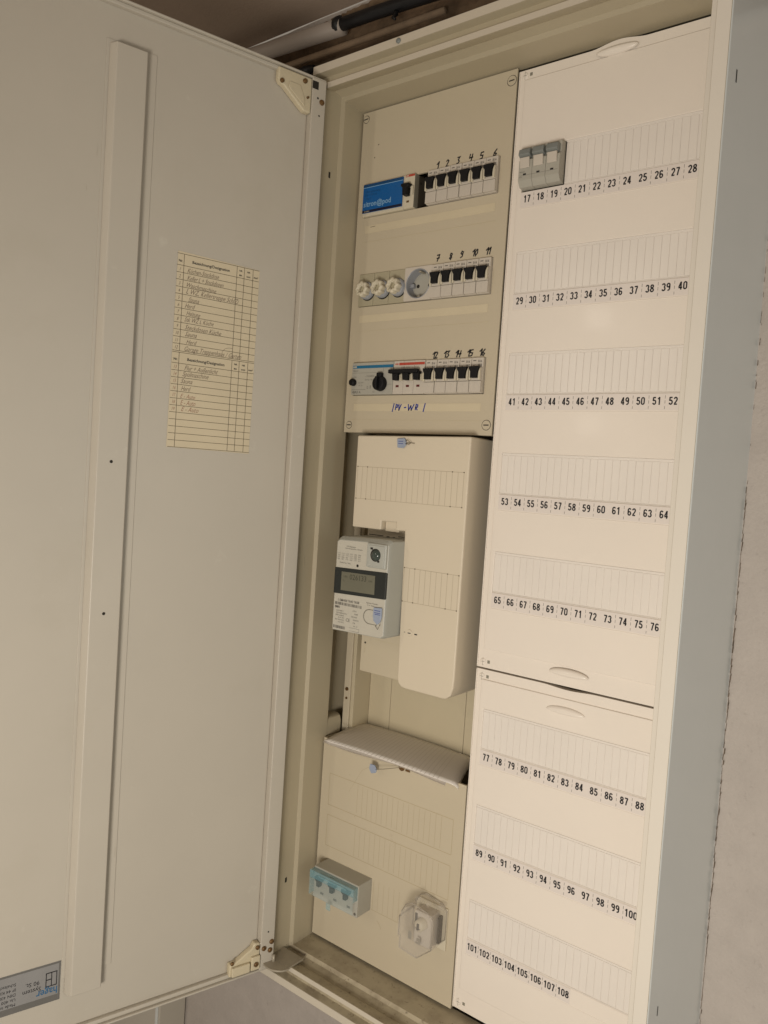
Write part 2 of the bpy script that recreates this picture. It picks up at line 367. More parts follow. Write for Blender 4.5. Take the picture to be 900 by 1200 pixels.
# interior of the meter field: back plate with seams, side rails
for x0, x1 in ((13, 53.6), (54.4, 186.6), (187.4, 246)):
    mb = MB(); mb.box(x0, x1, 84, 88, -905, -455); cadd('back_plate', mb, 'inner', bevel=0.5)
mb = MB(); mb.box(6.5, 12.5, 46, 90, -905, -455); cadd('side_plate', mb, 'inner', bevel=0.6)
mb = MB(); mb.box(-6, 6, 44, 52, -905, -455); mb.box(-6, -4.8, 52, 88, -905, -455); cadd('mounting_rail', mb, 'panel', bevel=0.8)
mb = MB(); mb.lathe(0, -838, [(2.6, 42.5), (3.0, 43.9)], 14); mb.lathe(0, -852, [(1.6, 42.8), (2, 43.9)], 12); cadd('rail_screw', mb, 'rust', smooth=False)
# jamb slot surround: rounded blind at the left of the meter field
mb = MB(); mb.prism([(-23.5, -905), (-4.6, -905), (-4.6, -886), (-7, -879), (-12, -876), (-23.5, -876)], 8.4, 40); cadd('jamb_filler', mb, 'frame', bevel=1)
# small marks on frame: screw on the top strip, hinge catch
mb = MB(); mb.lathe(118, 36, [(2.2, -82.0), (3.2, -81.2), (3.4, -79.7)], 16); cadd('frame_screw', mb, 'slate', smooth=True)
mb = MB(); mb.box(-14.5, -10.2, -68, -56, -648, -632); cadd('door_catch', mb, 'frame', bevel=1)
# little rubber/metal pivots at the lower left corner
mb = MB(); mb.prism([(0, 0)], 0, 1) if False else None
pl = []
for i in range(19):
    a = math.pi*(1.0+i/18*1.0); pl.append((10+23*math.cos(a), -80+20*math.sin(a)))
mb = MB(); n = len(pl)
for zz in (-1205.5, -1208): mb.v += [(-2+x, y, zz) for x, y in pl]
mb.f.append(tuple(range(n))[::-1]); mb.m.append(0); mb.f.append(tuple(range(n, 2*n))); mb.m.append(0)
for i in range(n): j = (i+1) % n; mb.f.append((i, j, n+j, n+i)); mb.m.append(0)
mb.box(-13, 30, -80, -50, -1208, -1205.5)
cadd('hinge_plate', mb, 'steel', bevel=0.5)
mb = MB(); mb.tube([(3, -84, -1210), (3, -84, -1196)], 2.2, 10); cadd('hinge_pin', mb, 'steel', smooth=True)
mb = MB(); mb.box(-13, -10.8, -58.5, -52, -102, -94); cadd('jamb_hole', mb, 'dark'); mb = MB(); mb.box(-13, -10.8, -58.5, -52, -1108, -1101); cadd('jamb_hole', mb, 'dark')
# slit marks on the outer side of the casing
mb = MB(); mb.box(521.7, 522.3, -52, -49.6, -103, -91); cadd('side_slit', mb, 'dark'); mb = MB(); mb.box(521.7, 522.3, -50, -49, -1050, -1040); cadd('side_slit', mb, 'dark')

# crack between casing and wall (dirt-filled joint) as irregular ribbon
mb = MB(); rnd = random.Random(11)
z = -100.0
while z > -1400:
    L = rnd.uniform(2, 9); w = rnd.choice((.35, .5, .8, 1.1, 1.5)) if z < -500 else rnd.choice((0, 0, 0, 0, .3, .7))
    x = 523.6+rnd.uniform(-.5, .5)
    if w: mb.quad([(x, 122.8, z), (x+w, 122.7, z-1), (x+w*rnd.uniform(.5, 1), 122.7, z-L), (x-0.3, 122.8, z-L)])
    z -= L*.97
o = add('wall_crack', mb, 'crack'); o['kind'] = 'structure'

# ------------------------------------------------------------------ door
A = math.radians(16.3); DK = 0.967; DO = (-2.2, -92.1, -16.8)
door = bpy.data.objects.new('door', None); col.objects.link(door); door.empty_display_size = .02
door.location = (DO[0]*S, DO[1]*S, DO[2]*S); door.scale = (DK, DK, DK); door.rotation_euler = (0, 0, math.pi/2-A)
rebase(cab, door); door.matrix_parent_inverse = cab.matrix_basis.inverted()
def dadd(name, mb, mats, **k): return add(name, mb, mats, parent=door, **k)
ZT, ZB, DW = 33.5, -1241.5, 560
mb = MB(); mb.box(-DW+3.5, -11, 12, 19.5, ZB+4, ZT-3.5); dadd('door_skin', mb, 'door', bevel=1.2)
mb = MB(); mb.prism([(-DW, ZT-3), (11, ZT-3), (11, ZT), (-DW, ZT)], 1, 20); mb.box(-DW, -11.2, 5, 12.1, ZT-8, ZT-3.1); dadd('top_lip', mb, 'door', bevel=1)
mb = MB(); mb.prism([(-DW, ZB), (11, ZB), (11, ZB+3), (-DW, ZB+3)], 1, 20); mb.box(-DW, -11.2, 5, 12.1, ZB+3.1, ZB+9); dadd('bottom_lip', mb, 'door', bevel=1.5)
mb = MB(); mb.box(-11, 11, 0, 20, ZB+2, ZT-2); dadd('hinge_flange', mb, 'door', bevel=1.4)
mb = MB(); mb.box(-DW, -DW+3, 0, 20, ZB, ZT); dadd('latch_flange', mb, 'door', bevel=1)
mb = MB(); mb.box(11.3, 12.3, 3, 19, ZB+6, ZT-6); dadd('rubber_gasket', mb, 'rubber')
mb = MB(); mb.box(-285.2, -224, 11, 12.2, -1166, -13); dadd('stiffener_base', mb, 'door', bevel=.5)
mb = MB()
prof = [(-282, 11), (-276, 0), (-239, 0), (-238, 11)]
n = len(mb.v); 
for zz in (-1187, -18): mb.v += [(x, y, zz) for x, y in prof]
mb.f += [(0, 1, 5, 4), (1, 2, 6, 5), (2, 3, 7, 6), (3, 2, 1, 0), (4, 5, 6, 7), (0, 4, 7, 3)]; mb.m += [0]*6
dadd('stiffener', mb, 'door', bevel=1.3, label='long raised vertical stiffening rail of the door')
for k, zz in enumerate((-515, -703)):
    mb = MB(); mb.lathe(-259, zz, [(1.6, -0.5), (2.0, -0.05)], 12); dadd('rivet', mb, 'dark')
def bracket(pts, screws, name, top):
    mb = MB(); mb.prism(pts, 1.5, 11.8); b = dadd(name, mb, 'cream', bevel=2.2, seg=3)
    for (u, z, r) in screws:
        mb = MB(); mb.lathe(-u, z, [(r*.55, -1.4), (r, -0.6), (r, 1.4)], 14); s_ = add('screw', mb, 'rust', parent=b, smooth=False)
bracket([(-63, 29), (-63, 13), (-60, 8), (-54, 6), (-22, -18), (-11.2, -18), (-11.2, 29)], [(58, 10.5, 3), (23, 21.5, 3.2), (17.5, 1, 1.6)], 'hinge_bracket', True)
mb = MB(); mb.prism([(-46, 14), (-30, 14), (-22, -2), (-22, -12), (-48, 6)], 0.2, 1.6); dadd('bracket_rib', mb, 'cream', bevel=.7)
bracket([(-58, -1217), (-58, -1236), (-11.2, -1236), (-11.2, -1198), (-20, -1196), (-24, -1203), (-50, -1217)], [(55, -1215, 2.6), (16, -1203, 3)], 'hinge_bracket', False)
mb = MB(); mb.box(-56, -28, -3.5, 2, -1234, -1220.5); dadd('bracket_block', mb, 'cream', bevel=1.5)
mb = MB(); mb.box(-26, -12, -3.0, 2, -1234, -1214); dadd('bracket_block', mb, 'cream', bevel=1.5)
mb = MB(); mb.lathe(4.5, 1, [(2, -2), (3.6, -1.2), (4, -0.1)], 16); dadd('screw', mb, 'rust')
mb = MB()
for x, z, r in ((-2, 5, 1.4), (1.5, -18, 1.2), (0, -1184, 1.2)): mb = MB(); mb.lathe(x, z, [(r, -0.25), (r+.1, -.05)], 10); dadd('flange_hole', mb, 'dark')
mb = MB(); mb.rect(-11.5, -2, 16, 26.5, -0.3); dadd('flange_hole', mb, 'dark')
for x, z, yy in ((-19, -1225, -3.2), (-6, -1207, 0), (4, -1212, 0), (6, -1200, 0)):
    mb = MB(); mb.lathe(x, z, [(2, yy-2.6), (3.4, yy-1.6), (3.6, yy-.1)], 14); dadd('screw', mb, 'rust')

# circuit chart glued on the door
chart = thing('circuit_chart', 'cream paper circuit list with two handwritten tables stuck on the inside of the door', 'paper chart', DO, math.pi/2-A); chart.scale = (DK, DK, DK)
mb = MB(); mb.quad([(-187, 11.7, -491.5), (-70, 11.7, -492.5), (-69.2, 11.7, -243.2), (-184.6, 11.7, -241)]); 
mb.quad([(-184.6, 12, -241), (-69.2, 12, -243.2), (-70, 12, -492.5), (-187, 12, -491.5)])
add('paper', mb, 'chart', parent=chart)
mb = MB(); cx = [(-176.2), (-102.5), (-91.8), (-79)]
def chy(i): return 11.55
tops = [(-244, -258.5, 12), (-369, -383, 12)]
lines = []
for k, (zt, zh, nr) in enumerate(tops):
    zb = -367 if k == 0 else -491
    hs = [zt, zh]+[zh-(zh-zb)/nr*(i+1) for i in range(nr)]
    for q, z in enumerate(hs): mb.rect(-185.5, -69.8, z-.28, z+.28, 11.5)
    for x in cx: mb.rect(x-.3-(z*0), x+.3, zb, zt, 11.5)
add('table_lines', mb, 'tablewash', parent=chart)
for (zt, zh, nr) in tops:
    zm = (zt+zh)/2; mb = MB()
    mb.text('Nr.', -180.5, zm-2, 4.2, 11.45, bold=.02); mb.text('Bezeichnung/Designation', -139, zm-1, 5.2, 11.45, bold=.015)
    mb.text('NR', -97, zm+2, 3.2, 11.45, bold=.02); mb.text('MA', -97, zm-4, 3, 11.45, bold=.02)
    mb.text('NR', -85.4, zm+2, 3.2, 11.45, bold=.02); mb.text('BASIS', -85.4, zm-4, 2.4, 11.45, bold=.02); mb.text('mm²', -74.5, zm-3, 3.6, 11.45, bold=.02)
    add('table_heading', mb, 'ink', parent=chart)
words = ['Küchen-Steckdose', 'Keller L + Steckdosen', 'Waschmaschine', 'L WZ, Kellertreppe SchlZi', 'Sauna', 'Herd', 'Heizung', 'Stk WZ L Küche', 'Steckdosen Küche', 'Sauna', 'Herd', 'Garage Treppenhaus / Garten',
         'Flur + Außenlicht', 'Spülmaschine', 'Sauna', 'Herd', 'E - Auto', 'E - Auto', 'E - Auto']
mb = MB(); mr_ = MB()
for i, w in enumerate(words):
    k = 0 if i < 12 else 1; zt, zh, nr = tops[k]; zb = -367 if k == 0 else -491; rh = (zh-zb)/nr; z = zh-rh*((i if k == 0 else i-12)+.55)
    tgt = mr_ if i >= 16 else mb
    tgt.text(w, -173+random.uniform(0, 5), z+random.uniform(-.7, 1.0), random.uniform(7.6, 9.2), 11.45, sx=random.uniform(.66, .8), align='LEFT', shear=.42, rot=random.uniform(-.03, .025), bold=-.004)
    (mr_ if i >= 12 else mb).text(str(i+1), -181, z, 6.2, 11.45, sx=.7, shear=.3, bold=-.004)
mb.stroke([(-118, -366), (-117, -359), (-113, -355), (-108, -353.5), (-103, -353.5)], .35, 11.4)
add('handwriting', mb, 'pencil', parent=chart); add('faded_handwriting', mr_, 'pencilred', parent=chart)

# type label, upside down
tl = thing('type_label', 'small silver type label stuck upside down at the bottom of the door', 'label sticker', DO, math.pi/2-A); tl.scale = (DK, DK, DK)
mb = MB(); mb.box(-398, -286.5, 11.6, 12, -1192, -1142); add('label_face', mb, 'silver', parent=tl)
mb = MB(); mb.rect(-398, -286.5, -1144.6, -1142.2, 11.5); mb.rect(-288.8, -286.7, -1192, -1144.8, 11.5); mb.rect(-398, -289, -1192, -1184, 11.5); add('label_border', mb, 'silverdark', parent=tl)
mb = MB(); P = math.pi
mb.text('System', -309, -1170.5, 8.0, 11.4, rot=P, align='LEFT', sx=.95); mb.text('90 St.', -311, -1162, 7.6, 11.4, rot=P, align='LEFT', sx=.95)
for q in [(-304, -303), (-297.6, -296.6), (-291.6, -290.6)]: mb.rect(q[0], q[1], -1171, -1154, 11.4)
for x0, x1, z in ((-304, -290.6, -1154), (-304, -290.6, -1171), (-304, -297, -1162.5)): mb.rect(x0, x1, z-.6, z+.6, 11.4)
for i, w in enumerate(['Schaltschrank', 'IP 44 Klasse 1', 'DIN 43870 50 Hz', 'Un 400 V In 63 A', 'Made in Germany']): mb.text(w, -338, -1156-i*6.2, 5.4, 11.4, rot=P, align='LEFT')
add('label_print', mb, 'ink', parent=tl)
mb = MB(); mb.text('hager', -289.5, -1177.5, 13, 11.4, rot=P, align='LEFT', bold=.012, sx=.86); add('logo_print', mb, 'labelblue', parent=tl)

# ------------------------------------------------------------------ left column covers
CUT = [(-99, -145.5), (-225.2, -271.7), (-351.5, -398)]
up = MB(); up.plate(-1, 246.3, -450.6, 4.2, 0, 3, [(11.6, 230.4, b, a) for a, b in CUT])
up.box(-1, 1.2, 3, 8, -450.6, 4.2); up.box(-1, 246.3, 3, 14, -450.6, -448.8)
upper = cadd('upper_left_cover', up, 'panel', label='upper beige steel cover with three rows of breakers and handwritten numbers')
def screw(parent, x, z, r=6.2, ang=0.0):
    mb = MB(); mb.lathe(x, z, [(r+.35, -.06), (r+.36, -.02)], 22, 1); mb.lathe(x, z, [(r-.9, -0.6), (r-.55, -0.6), (r-.3, -0.07)], 22); s_ = add('cover_screw', mb, 'panel', parent=parent, smooth=False)
    ca, sa = math.cos(ang), math.sin(ang); mb.stroke([(x-3.3*ca, z-3.3*sa), (x+3.3*ca, z+3.3*sa)], 1.5, -.75, 1)
    me = mb.mesh('cover_screw', ['panel', 'ink']); s_.data = me
for q in ((4.5, -5, .1), (239, -9, .05), (8, -440, 0), (237.5, -437.5, 0)): screw(upper, q[0], q[1], 5.2 if q[0] < 20 else 6.4, q[2])
for (z0, z1) in ((-167.5, -157), (-294, -283.7), (-420, -409.7)):
    mb = MB(); mb.box(15, 227.5, -.35, 0, z0, z1); add('label_strip', mb, 'sticker', parent=upper)
    mb = MB(); mb.box(13, 229.5, -.25, 0, z0-12.6, z0-11.9); add('strip_groove', mb, 'inner', parent=upper)
mb = MB()
for x, z in ((30, -45), (24, -62)): mb = MB(); mb.lathe(x, z, [(.9, -.12), (1, -.02)], 8); add('dirt_speck', mb, 'crack', parent=upper)
mb = MB(); mb.stroke([(25, -159.5), (33, -159)], .7, -.4); add('pen_dash', mb, 'crack', parent=upper)
# handwriting
G = {'1': [[(0, .65), (.35, 1), (.3, 0)]], '2': [[(0, .8), (.25, 1), (.5, .8), (.1, 0), (.6, .05)]],
     '3': [[(0, .95), (.5, 1), (.25, .6), (.5, .35), (.25, 0), (0, .1)]], '4': [[(.05, 1), (0, .45), (.6, .5)], [(.5, .95), (.4, 0)]],
     '5': [[(.6, 1), (.1, .95), (.05, .55), (.5, .5), (.45, .1), (0, 0)]], '6': [[(.5, 1), (.1, .5), (.05, .1), (.35, 0), (.5, .3), (.15, .45)]],
     '7': [[(0, .95), (.5, 1), (.2, 0)], [(.05, .45), (.55, .5)]], '8': [[(.45, .9), (.15, .95), (.1, .65), (.45, .35), (.3, 0), (.05, .2), (.45, .7), (.45, .9)]],
     '9': [[(.5, .85), (.2, 1), (.05, .7), (.3, .5), (.5, .85), (.4, .2), (.05, 0)]], '0': [[(.3, 1), (.05, .5), (.2, 0), (.5, .4), (.45, .9), (.3, 1)]],
     'P': [[(.1, 0), (.1, 1), (.5, .9), (.5, .55), (.1, .5)]], 'V': [[(0, 1), (.2, 0), (.5, 1)]], '-': [[(0, .45), (.5, .5)]],
     'W': [[(0, 1), (.28, 0), (.62, .8), (.88, 0), (1.28, 1)]], 'R': [[(.1, 0), (.1, 1), (.5, .9), (.5, .55), (.1, .5), (.6, 0)]], '|': [[(0.1, 1.15), (0, -.2)]], ' ': []}
def hand(parent, t, x, z, h, w, mk, y=-.12, gap=.72):
    mb = MB(); w *= 1.35
    for ch in t:
        for st in G[ch]: (mb.stroke if ch in 'VW147|' else mb.ribbon)([(x+a*h*.95+b*h*.16, z+b*h) for a, b in st], w, y)
        x += h*(.42 if ch == '1' and len(t) > 1 else {'W': 1.12, 'P': .72, 'V': .68, '-': .78, '|': .45}.get(ch, gap))
    return add('handwritten_mark', mb, mk, parent=parent)
for i, x in enumerate((133.6, 148, 165, 184.5, 200.5, 220.5)): hand(upper, str(i+1), x-1, -97.6+random.uniform(-.3, .5), 8.4, 1.3, 'ink')
for i, s_ in enumerate(['7', '8', '9', '10', '11']): hand(upper, s_, (142.6, 163, 180, 198.5, 218.6)[i], -220.6+random.uniform(-.3, .5), 8.2, 1.3, 'ink')
for i, s_ in enumerate(['12', '13', '14', '15', '16']): hand(upper, s_, 147+i*18.2, -349.2+random.uniform(-.3, .5), 8.2, 1.3, 'ink')
for ch, x in (('|', 86), ('P', 90), ('V', 95.5), ('-', 105), ('W', 111.5), ('R', 124), ('|', 138.5)): hand(upper, ch, x, -418.8, 7.8, 1.3, 'inkblue', -.45)

# --------------- devices of the upper cover
def make_breaker(label, group=None, lens=True):
    t = thing('circuit_breaker', label, 'circuit breaker', (0, 0, 0), 0, group)
    mb = MB(); mb.box(.2, 17.6, -4.2, 34, -45.6, -.4); add('housing', mb, 'white', parent=t, bevel=.5)
    mb = MB(); mb.prism([(.5, -13), (17.3, -13), (17.3, -30), (.5, -30)], -8.2, -4); add('toggle_shroud', mb, 'white', parent=t, bevel=.8)
    mb = MB()
    for sx in (0, 1):
        f = (lambda x: x) if sx == 0 else (lambda x: 17.8-x)
        mb.prism([(f(.5), -14), (f(1.6), -15), (f(3.2), -19), (f(3.6), -24), (f(3.4), -29.4), (f(.5), -29.4)], -10.5, -8)
    add('toggle_guard', mb, 'offwhite', parent=t, bevel=.9)
    mb = MB(); mb.prism([(1.7, -12.6), (16.1, -12.6), (15.6, -16), (13.9, -19.5), (13.6, -27.2), (4.4, -27.2), (4.1, -19.5), (2.2, -16)], -13.5, -8.3); add('toggle', mb, 'black', parent=t, bevel=.6)
    mb = MB()
    if lens: mb.box(.45, 17.35, -7.4, -4, -44.8, -30.6)
    else: mb.box(1, 16.8, -7.4, -4, -37, -30.6); mb.box(1, 16.8, -8.6, -4, -44.6, -38)
    mb.box(8.7, 9, -7.6, -7.3, -43, -32); add('label_window', mb, 'white', parent=t, bevel=.4)
    mb = MB(); mb.rect(2.5, 7, -4.9, -3.7, -4.35); mb.text('B16', 12.6, -5.2, 4.2, -4.35, sx=.85, bold=.02)
    mb.stroke([(2.6, -11.8), (3.8, -9.4), (5, -11.8), (2.6, -11.8)], .35, -4.35)
    for q in range(3): mb.rect(10.5, 15.5, -9.2-q*1.2, -8.6-q*1.2, -4.35)
    mb.rect(10.6, 11.2, -12, -8.6, -4.35); mb.rect(14.6, 15.2, -12, -8.6, -4.35)
    add('rating_print', mb, 'inkgrey', parent=t)
    return t
proto = make_breaker('circuit breaker under the handwritten number 1 in the top row, with a stepped white front', lens=True)
first = True
def put(x, ztop, label, group):
    global first
    o = proto if first else copy_tree(proto); first = False
    o.location = (x*S, random.uniform(-.5, .5)*S, (ztop+random.uniform(-.3, .1))*S); o['label'] = label; o['group'] = group; return o
grp = 'white circuit breakers with black toggles in three rows'
put(122, CUT[0][0], 'black-toggle circuit breaker left of the number 1, next to the empty slot in the top row', grp)
nb = {1: 'second', 2: 'third'}
for i in range(1, 6): put(122+i*18, CUT[0][0], 'top row breaker', grp)
labs0 = ['white breaker beside the dark empty slot in the top row, handwritten one above it',
         'top row white breaker under the handwritten two, second from the dark slot', 'top row white breaker under the handwritten three, third from the dark slot',
         'top row white breaker under the handwritten four, third from the right end', 'top row white breaker under the handwritten five, second from the right end',
         'rightmost white breaker of the top row, under the handwritten six']
brs = [o for o in col.objects if o.name.startswith('circuit_breaker')]
for o, l in zip(sorted(brs, key=lambda q: q.location.x), labs0): o['label'] = l
for i, s_ in enumerate(['handwritten seven, right beside the round socket', 'handwritten eight, second from the round socket', 'handwritten nine, midway along the white breakers', 'handwritten ten, second from the right end', 'handwritten eleven, at the right end']): put(140+i*18, CUT[1][0], 'middle row circuit breaker under the %s' % s_, grp)
for i, s_ in enumerate(['handwritten twelve, beside the three-pole breaker', 'handwritten thirteen, second from the three-pole breaker', 'handwritten fourteen, midway along the white breakers', 'handwritten fifteen, second from the right end', 'handwritten sixteen, at the right end']): put(140+i*18, CUT[2][0], 'bottom row circuit breaker under the %s' % s_, grp)

# blue surge/timer module
t = thing('blue_module', 'wide module with bright blue front at the left of the top row', 'electrical module', (12, 0, CUT[0][0]))
mb = MB(); mb.box(.2, 71.6, -4.6, 34, -45.8, -.3); add('housing', mb, 'offwhite', parent=t, bevel=.6)
mb = MB(); mb.box(.4, 70.6, -6.2, -4.5, -41.5, -1.6); add('front_plate', mb, 'blue', parent=t, bevel=.3)
mb = MB(); mb.rect(.5, 70.5, -5.6, -1.7, -6.3); add('top_band', mb, 'bluedark', parent=t)
mb = MB(); mb.rect(.5, 70.5, -6.7, -5.9, -6.35); mb.text('sitron@pod', 27, -30, 10.5, -6.35, sx=.95, bold=.012); add('light_print', mb, 'printlight', parent=t)
mb = MB(); mb.rect(.5, 70.5, -41.4, -38, -6.35); add('bottom_band', mb, 'navy', parent=t)
mb = MB(); mb.text('Überspannung', 18, -12.5, 4.6, -6.35); mb.text('230 V 50 Hz', 15, -17.2, 4.4, -6.35); mb.text('Typ 2', 11, -22, 4.2, -6.35); add('small_print', mb, 'bluedark', parent=t)
mb = MB(); mb.text('Striebel', 9, -39.8, 3, -6.45); add('band_print', mb, 'sticker', parent=t)


# single-pole breaker with red stripe beside the blue module
t = thing('red_stripe_breaker', 'single breaker with a red stripe between the blue module and the empty slot', 'circuit breaker', (84, 0, CUT[0][0]))
mb = MB(); mb.box(.2, 17.6, -5.2, 34, -45.6, -.4); add('housing', mb, ['offwhite', 'greyside'], parent=t, bevel=.4)
mb = MB(); mb.box(17.75, 18.1, -5, 4, -45.4, -.6); add('side_wall', mb, 'greyside', parent=t)
mb = MB(); mb.box(17.75, 18.6, 4.2, 34, -45.4, -.6); add('shade_slab', mb, 'slotshade', parent=t)  # dark slab added to paint the shade deep in the empty slot
mb = MB(); mb.box(2.2, 17.4, -5.5, -5.1, -3.4, -.7); add('red_stripe', mb, 'red', parent=t)
mb = MB(); mb.text('ABB', 5, -2.1, 2.6, -5.6, bold=.03); add('logo_print', mb, 'offwhite', parent=t)
mb = MB(); mb.prism([(1, -14.5), (14.2, -14.5), (14.2, -17.5), (11.6, -20), (11.2, -30), (4.2, -30), (3.6, -20), (1, -17.5)], -14, -5); add('toggle', mb, 'black', parent=t, bevel=.6)
mb = MB(); mb.prism([(12.2, -19), (13.6, -21), (13.8, -29), (17, -29), (17, -17), (14.6, -17)], -8, -5); mb.prism([(.6, -20), (3, -21), (3.4, -29), (.6, -29)], -8, -5); add('toggle_guard', mb, 'offwhite', parent=t, bevel=.8)
mb = MB(); mb.box(6, 10.2, -5.5, -5.1, -38, -35.4); add('status_window', mb, 'rust', parent=t)
mb = MB(); mb.lathe(0, 0, [(1.7, -.3), (1.8, 0)], 10)
o = add('side_hole', mb, 'dark', parent=t); o.location = (18.4*S, 8*S, -10*S); o.rotation_euler = (0, 0, math.pi/2)

# fuse sockets
base = thing('fuse_socket', 'x', 'fuse socket', (12, 0, CUT[1][0]), 0, 'screw-cap fuse sockets')
mb = MB(); mb.box(.2, 27, -2.2, 30, -45.8, -.4); add('housing', mb, 'beigegrey', parent=base, bevel=.8)
mb = MB(); mb.lathe(17, -25, [(8.2, -8), (10.8, -8.4), (12.0, -7.6), (12.3, -2)], 32); add('collar', mb, 'cup', parent=base, smooth=True)
mb = MB(); mb.lathe(17.8, -26, [(12.6, -2.3), (12.9, -2.22)], 32); add('collar_gap', mb, 'dark', parent=base)
mb = MB(); mb.lathe(17, -25, [(5.0, -12.5), (5.3, -18.2), (7.2, -18.9), (9.6, -18.2), (10.3, -15.5), (9.6, -8)], 64, petal=.10); add('screw_cap', mb, 'offwhite', parent=base, bevel=0, smooth=True)
mb = MB(); mb.lathe(17, -25, [(5.0, -12.7), (5.1, -12.4)], 24); add('cap_window', mb, 'beigegrey', parent=base)
mb = MB(); mb.ribbon([(17.6, -23), (15, -28), (12.6, -32)], 1.7, -19.1); mb.lathe(17.8, -24, [(2, -13.4), (2.1, -12.8)], 12); add('cap_slot', mb, 'beigegrey', parent=base)
ls = ['leftmost of the three screw-cap fuse sockets with cream petal-edged cap', 'middle of the three screw-cap fuse sockets', 'right screw-cap fuse socket beside the round power socket']
for i in range(3):
    o = base if i == 0 else copy_tree(base); o.location = ((12+27.2*i)*S, 0, CUT[1][0]*S); o['label'] = ls[i]
# schuko socket
t = thing('power_socket', 'round grey power socket between the fuse sockets and breaker number 7', 'power socket', (94, 0, CUT[1][0]))
mb = MB(); N_ = 40; cxx, czz, rr = 23, -22.8, 20.2
import itertools
out = []
for i in range(N_):
    a = 2*math.pi*i/N_; c, s_ = math.cos(a), math.sin(a); k = max(abs(c)/22.8, abs(s_)/22.6); out.append((cxx+c/k, czz+s_/k))
n0 = len(mb.v)
mb.v += [(x, -3.2, z) for x, z in out]+[(cxx+rr*math.cos(2*math.pi*i/N_), -3.2, czz+rr*math.sin(2*math.pi*i/N_)) for i in range(N_)]+[(x, 30, z) for x, z in out]
for i in range(N_):
    j = (i+1) % N_
    mb.f.append((i, j, N_+j, N_+i)); mb.m.append(0); mb.f.append((i, 2*N_+i, 2*N_+j, j)); mb.m.append(0)
add('housing', mb, 'white', parent=t)
mb = MB(); b0 = 0
for (r_, y_) in ((rr, -3.2), (rr-.6, -3.7), (rr-1.3, -3.2), (rr-2.2, 11.0), (rr-2.3, 11.01)):
    mb.v += [(cxx+r_*math.cos(2*math.pi*i/N_), y_, czz+r_*math.sin(2*math.pi*i/N_)) for i in range(N_)]
for k in range(4):
    for i in range(N_):
        j = (i+1) % N_; mb.f.append((k*N_+i, k*N_+j, (k+1)*N_+j, (k+1)*N_+i)); mb.m.append(0)
add('socket_cup', mb, 'cup', parent=t, smooth=False)
mb = MB(); mb.lathe(cxx, czz, [(rr-2.35, 11.0), (rr-2.3, 12)], 40); add('socket_floor', mb, 'grey', parent=t)
mb = MB(); mb.box(cxx-18.5, cxx-13, 5, 11, czz-2.5, czz+2.5); add('guide_rib', mb, 'cup', parent=t, bevel=.5); mb = MB(); mb.box(cxx+13, cxx+18.5, 5, 11, czz-2.5, czz+2.5); add('guide_rib', mb, 'cup', parent=t, bevel=.5)
mb = MB(); mb.lathe(cxx-9.5, czz, [(2.4, 10.7), (2.6, 10.95)], 14); mb.lathe(cxx+9.5, czz, [(2.4, 10.7), (2.6, 10.95)], 14); add('pin_hole', mb, 'dark', parent=t)
mb = MB(); mb.box(cxx-2, cxx+2, 0, 10.8, czz+15.5, czz+18); add('earth_clip', mb, 'steel', parent=t, bevel=.5); mb = MB(); mb.box(cxx-2, cxx+2, 0, 10.8, czz-18, czz-15.5); add('earth_clip', mb, 'steel', parent=t, bevel=.5)

# motor starter with rotary knob
t = thing('motor_starter', 'grey module with rotary black knob and blue stripe at the left of the bottom row', 'motor protection switch', (12, 0, CUT[2][0]))
mb = MB(); mb.box(.2, 74.6, -5.4, 34, -45.8, -.4); add('housing', mb, 'grey', parent=t, bevel=.6)
mb = MB(); mb.box(2, 74.4, -5.8, -5.3, -8.6, -4.6); add('blue_stripe', mb, 'cyan', parent=t)
mb = MB(); mb.text('ABB', 5.5, -6.6, 3.6, -5.9, bold=.03); add('logo_print', mb, 'offwhite', parent=t)
mb = MB(); mb.lathe(54.5, -31, [(7.6, -13.5), (9.8, -12.8), (10.6, -5.6)], 32); add('knob', mb, 'black', parent=t, smooth=False)
kn = t.children[-1]
mb = MB(); mb.prism([(50.5, -16), (58.5, -16), (58.5, -24), (50.5, -24)], -12.5, -5.5); mb.box(52.6, 56.4, -18.5, -13, -40, -22); add('knob_grip', mb, 'black', parent=t, bevel=1)
mb = MB(); mb.lathe(4.8, -28.5, [(3.6, -12), (4.8, -11.2), (5, -5.4)], 20); add('test_button', mb, 'black', parent=t, smooth=True)
mb = MB(); mb.rect(1.5, 45, -15.2, -14.9, -5.5); mb.rect(1.5, 27, -38.8, -38.4, -5.5); mb.rect(57, 57.4, -15, -9.5, -5.5); mb.rect(64, 74, -32, -31.7, -5.5)
mb.text('MS325', 7, -12.2, 3.4, -5.5); mb.text('test', 7, -20.5, 3, -5.5); mb.text('0', 30.5, -36, 6.4, -5.5, bold=-.01); mb.text('I', 35.5, -35.5, 6.4, -5.5, bold=.03)
mb.text('42/0,3 A', 10.5, -42.4, 4.4, -5.5, bold=.03); mb.text('~ 230/400V', 33, -20, 3.6, -5.5); mb.text('50 Hz 10kA', 33, -25, 3.4, -5.5); mb.text('M  3~', 18, -33, 3.2, -5.5); mb.text('IEC 947', 18, -29, 2.8, -5.5); mb.text('trip', 42, -42, 2.8, -5.5)
add('rating_print', mb, 'inkgrey', parent=t)

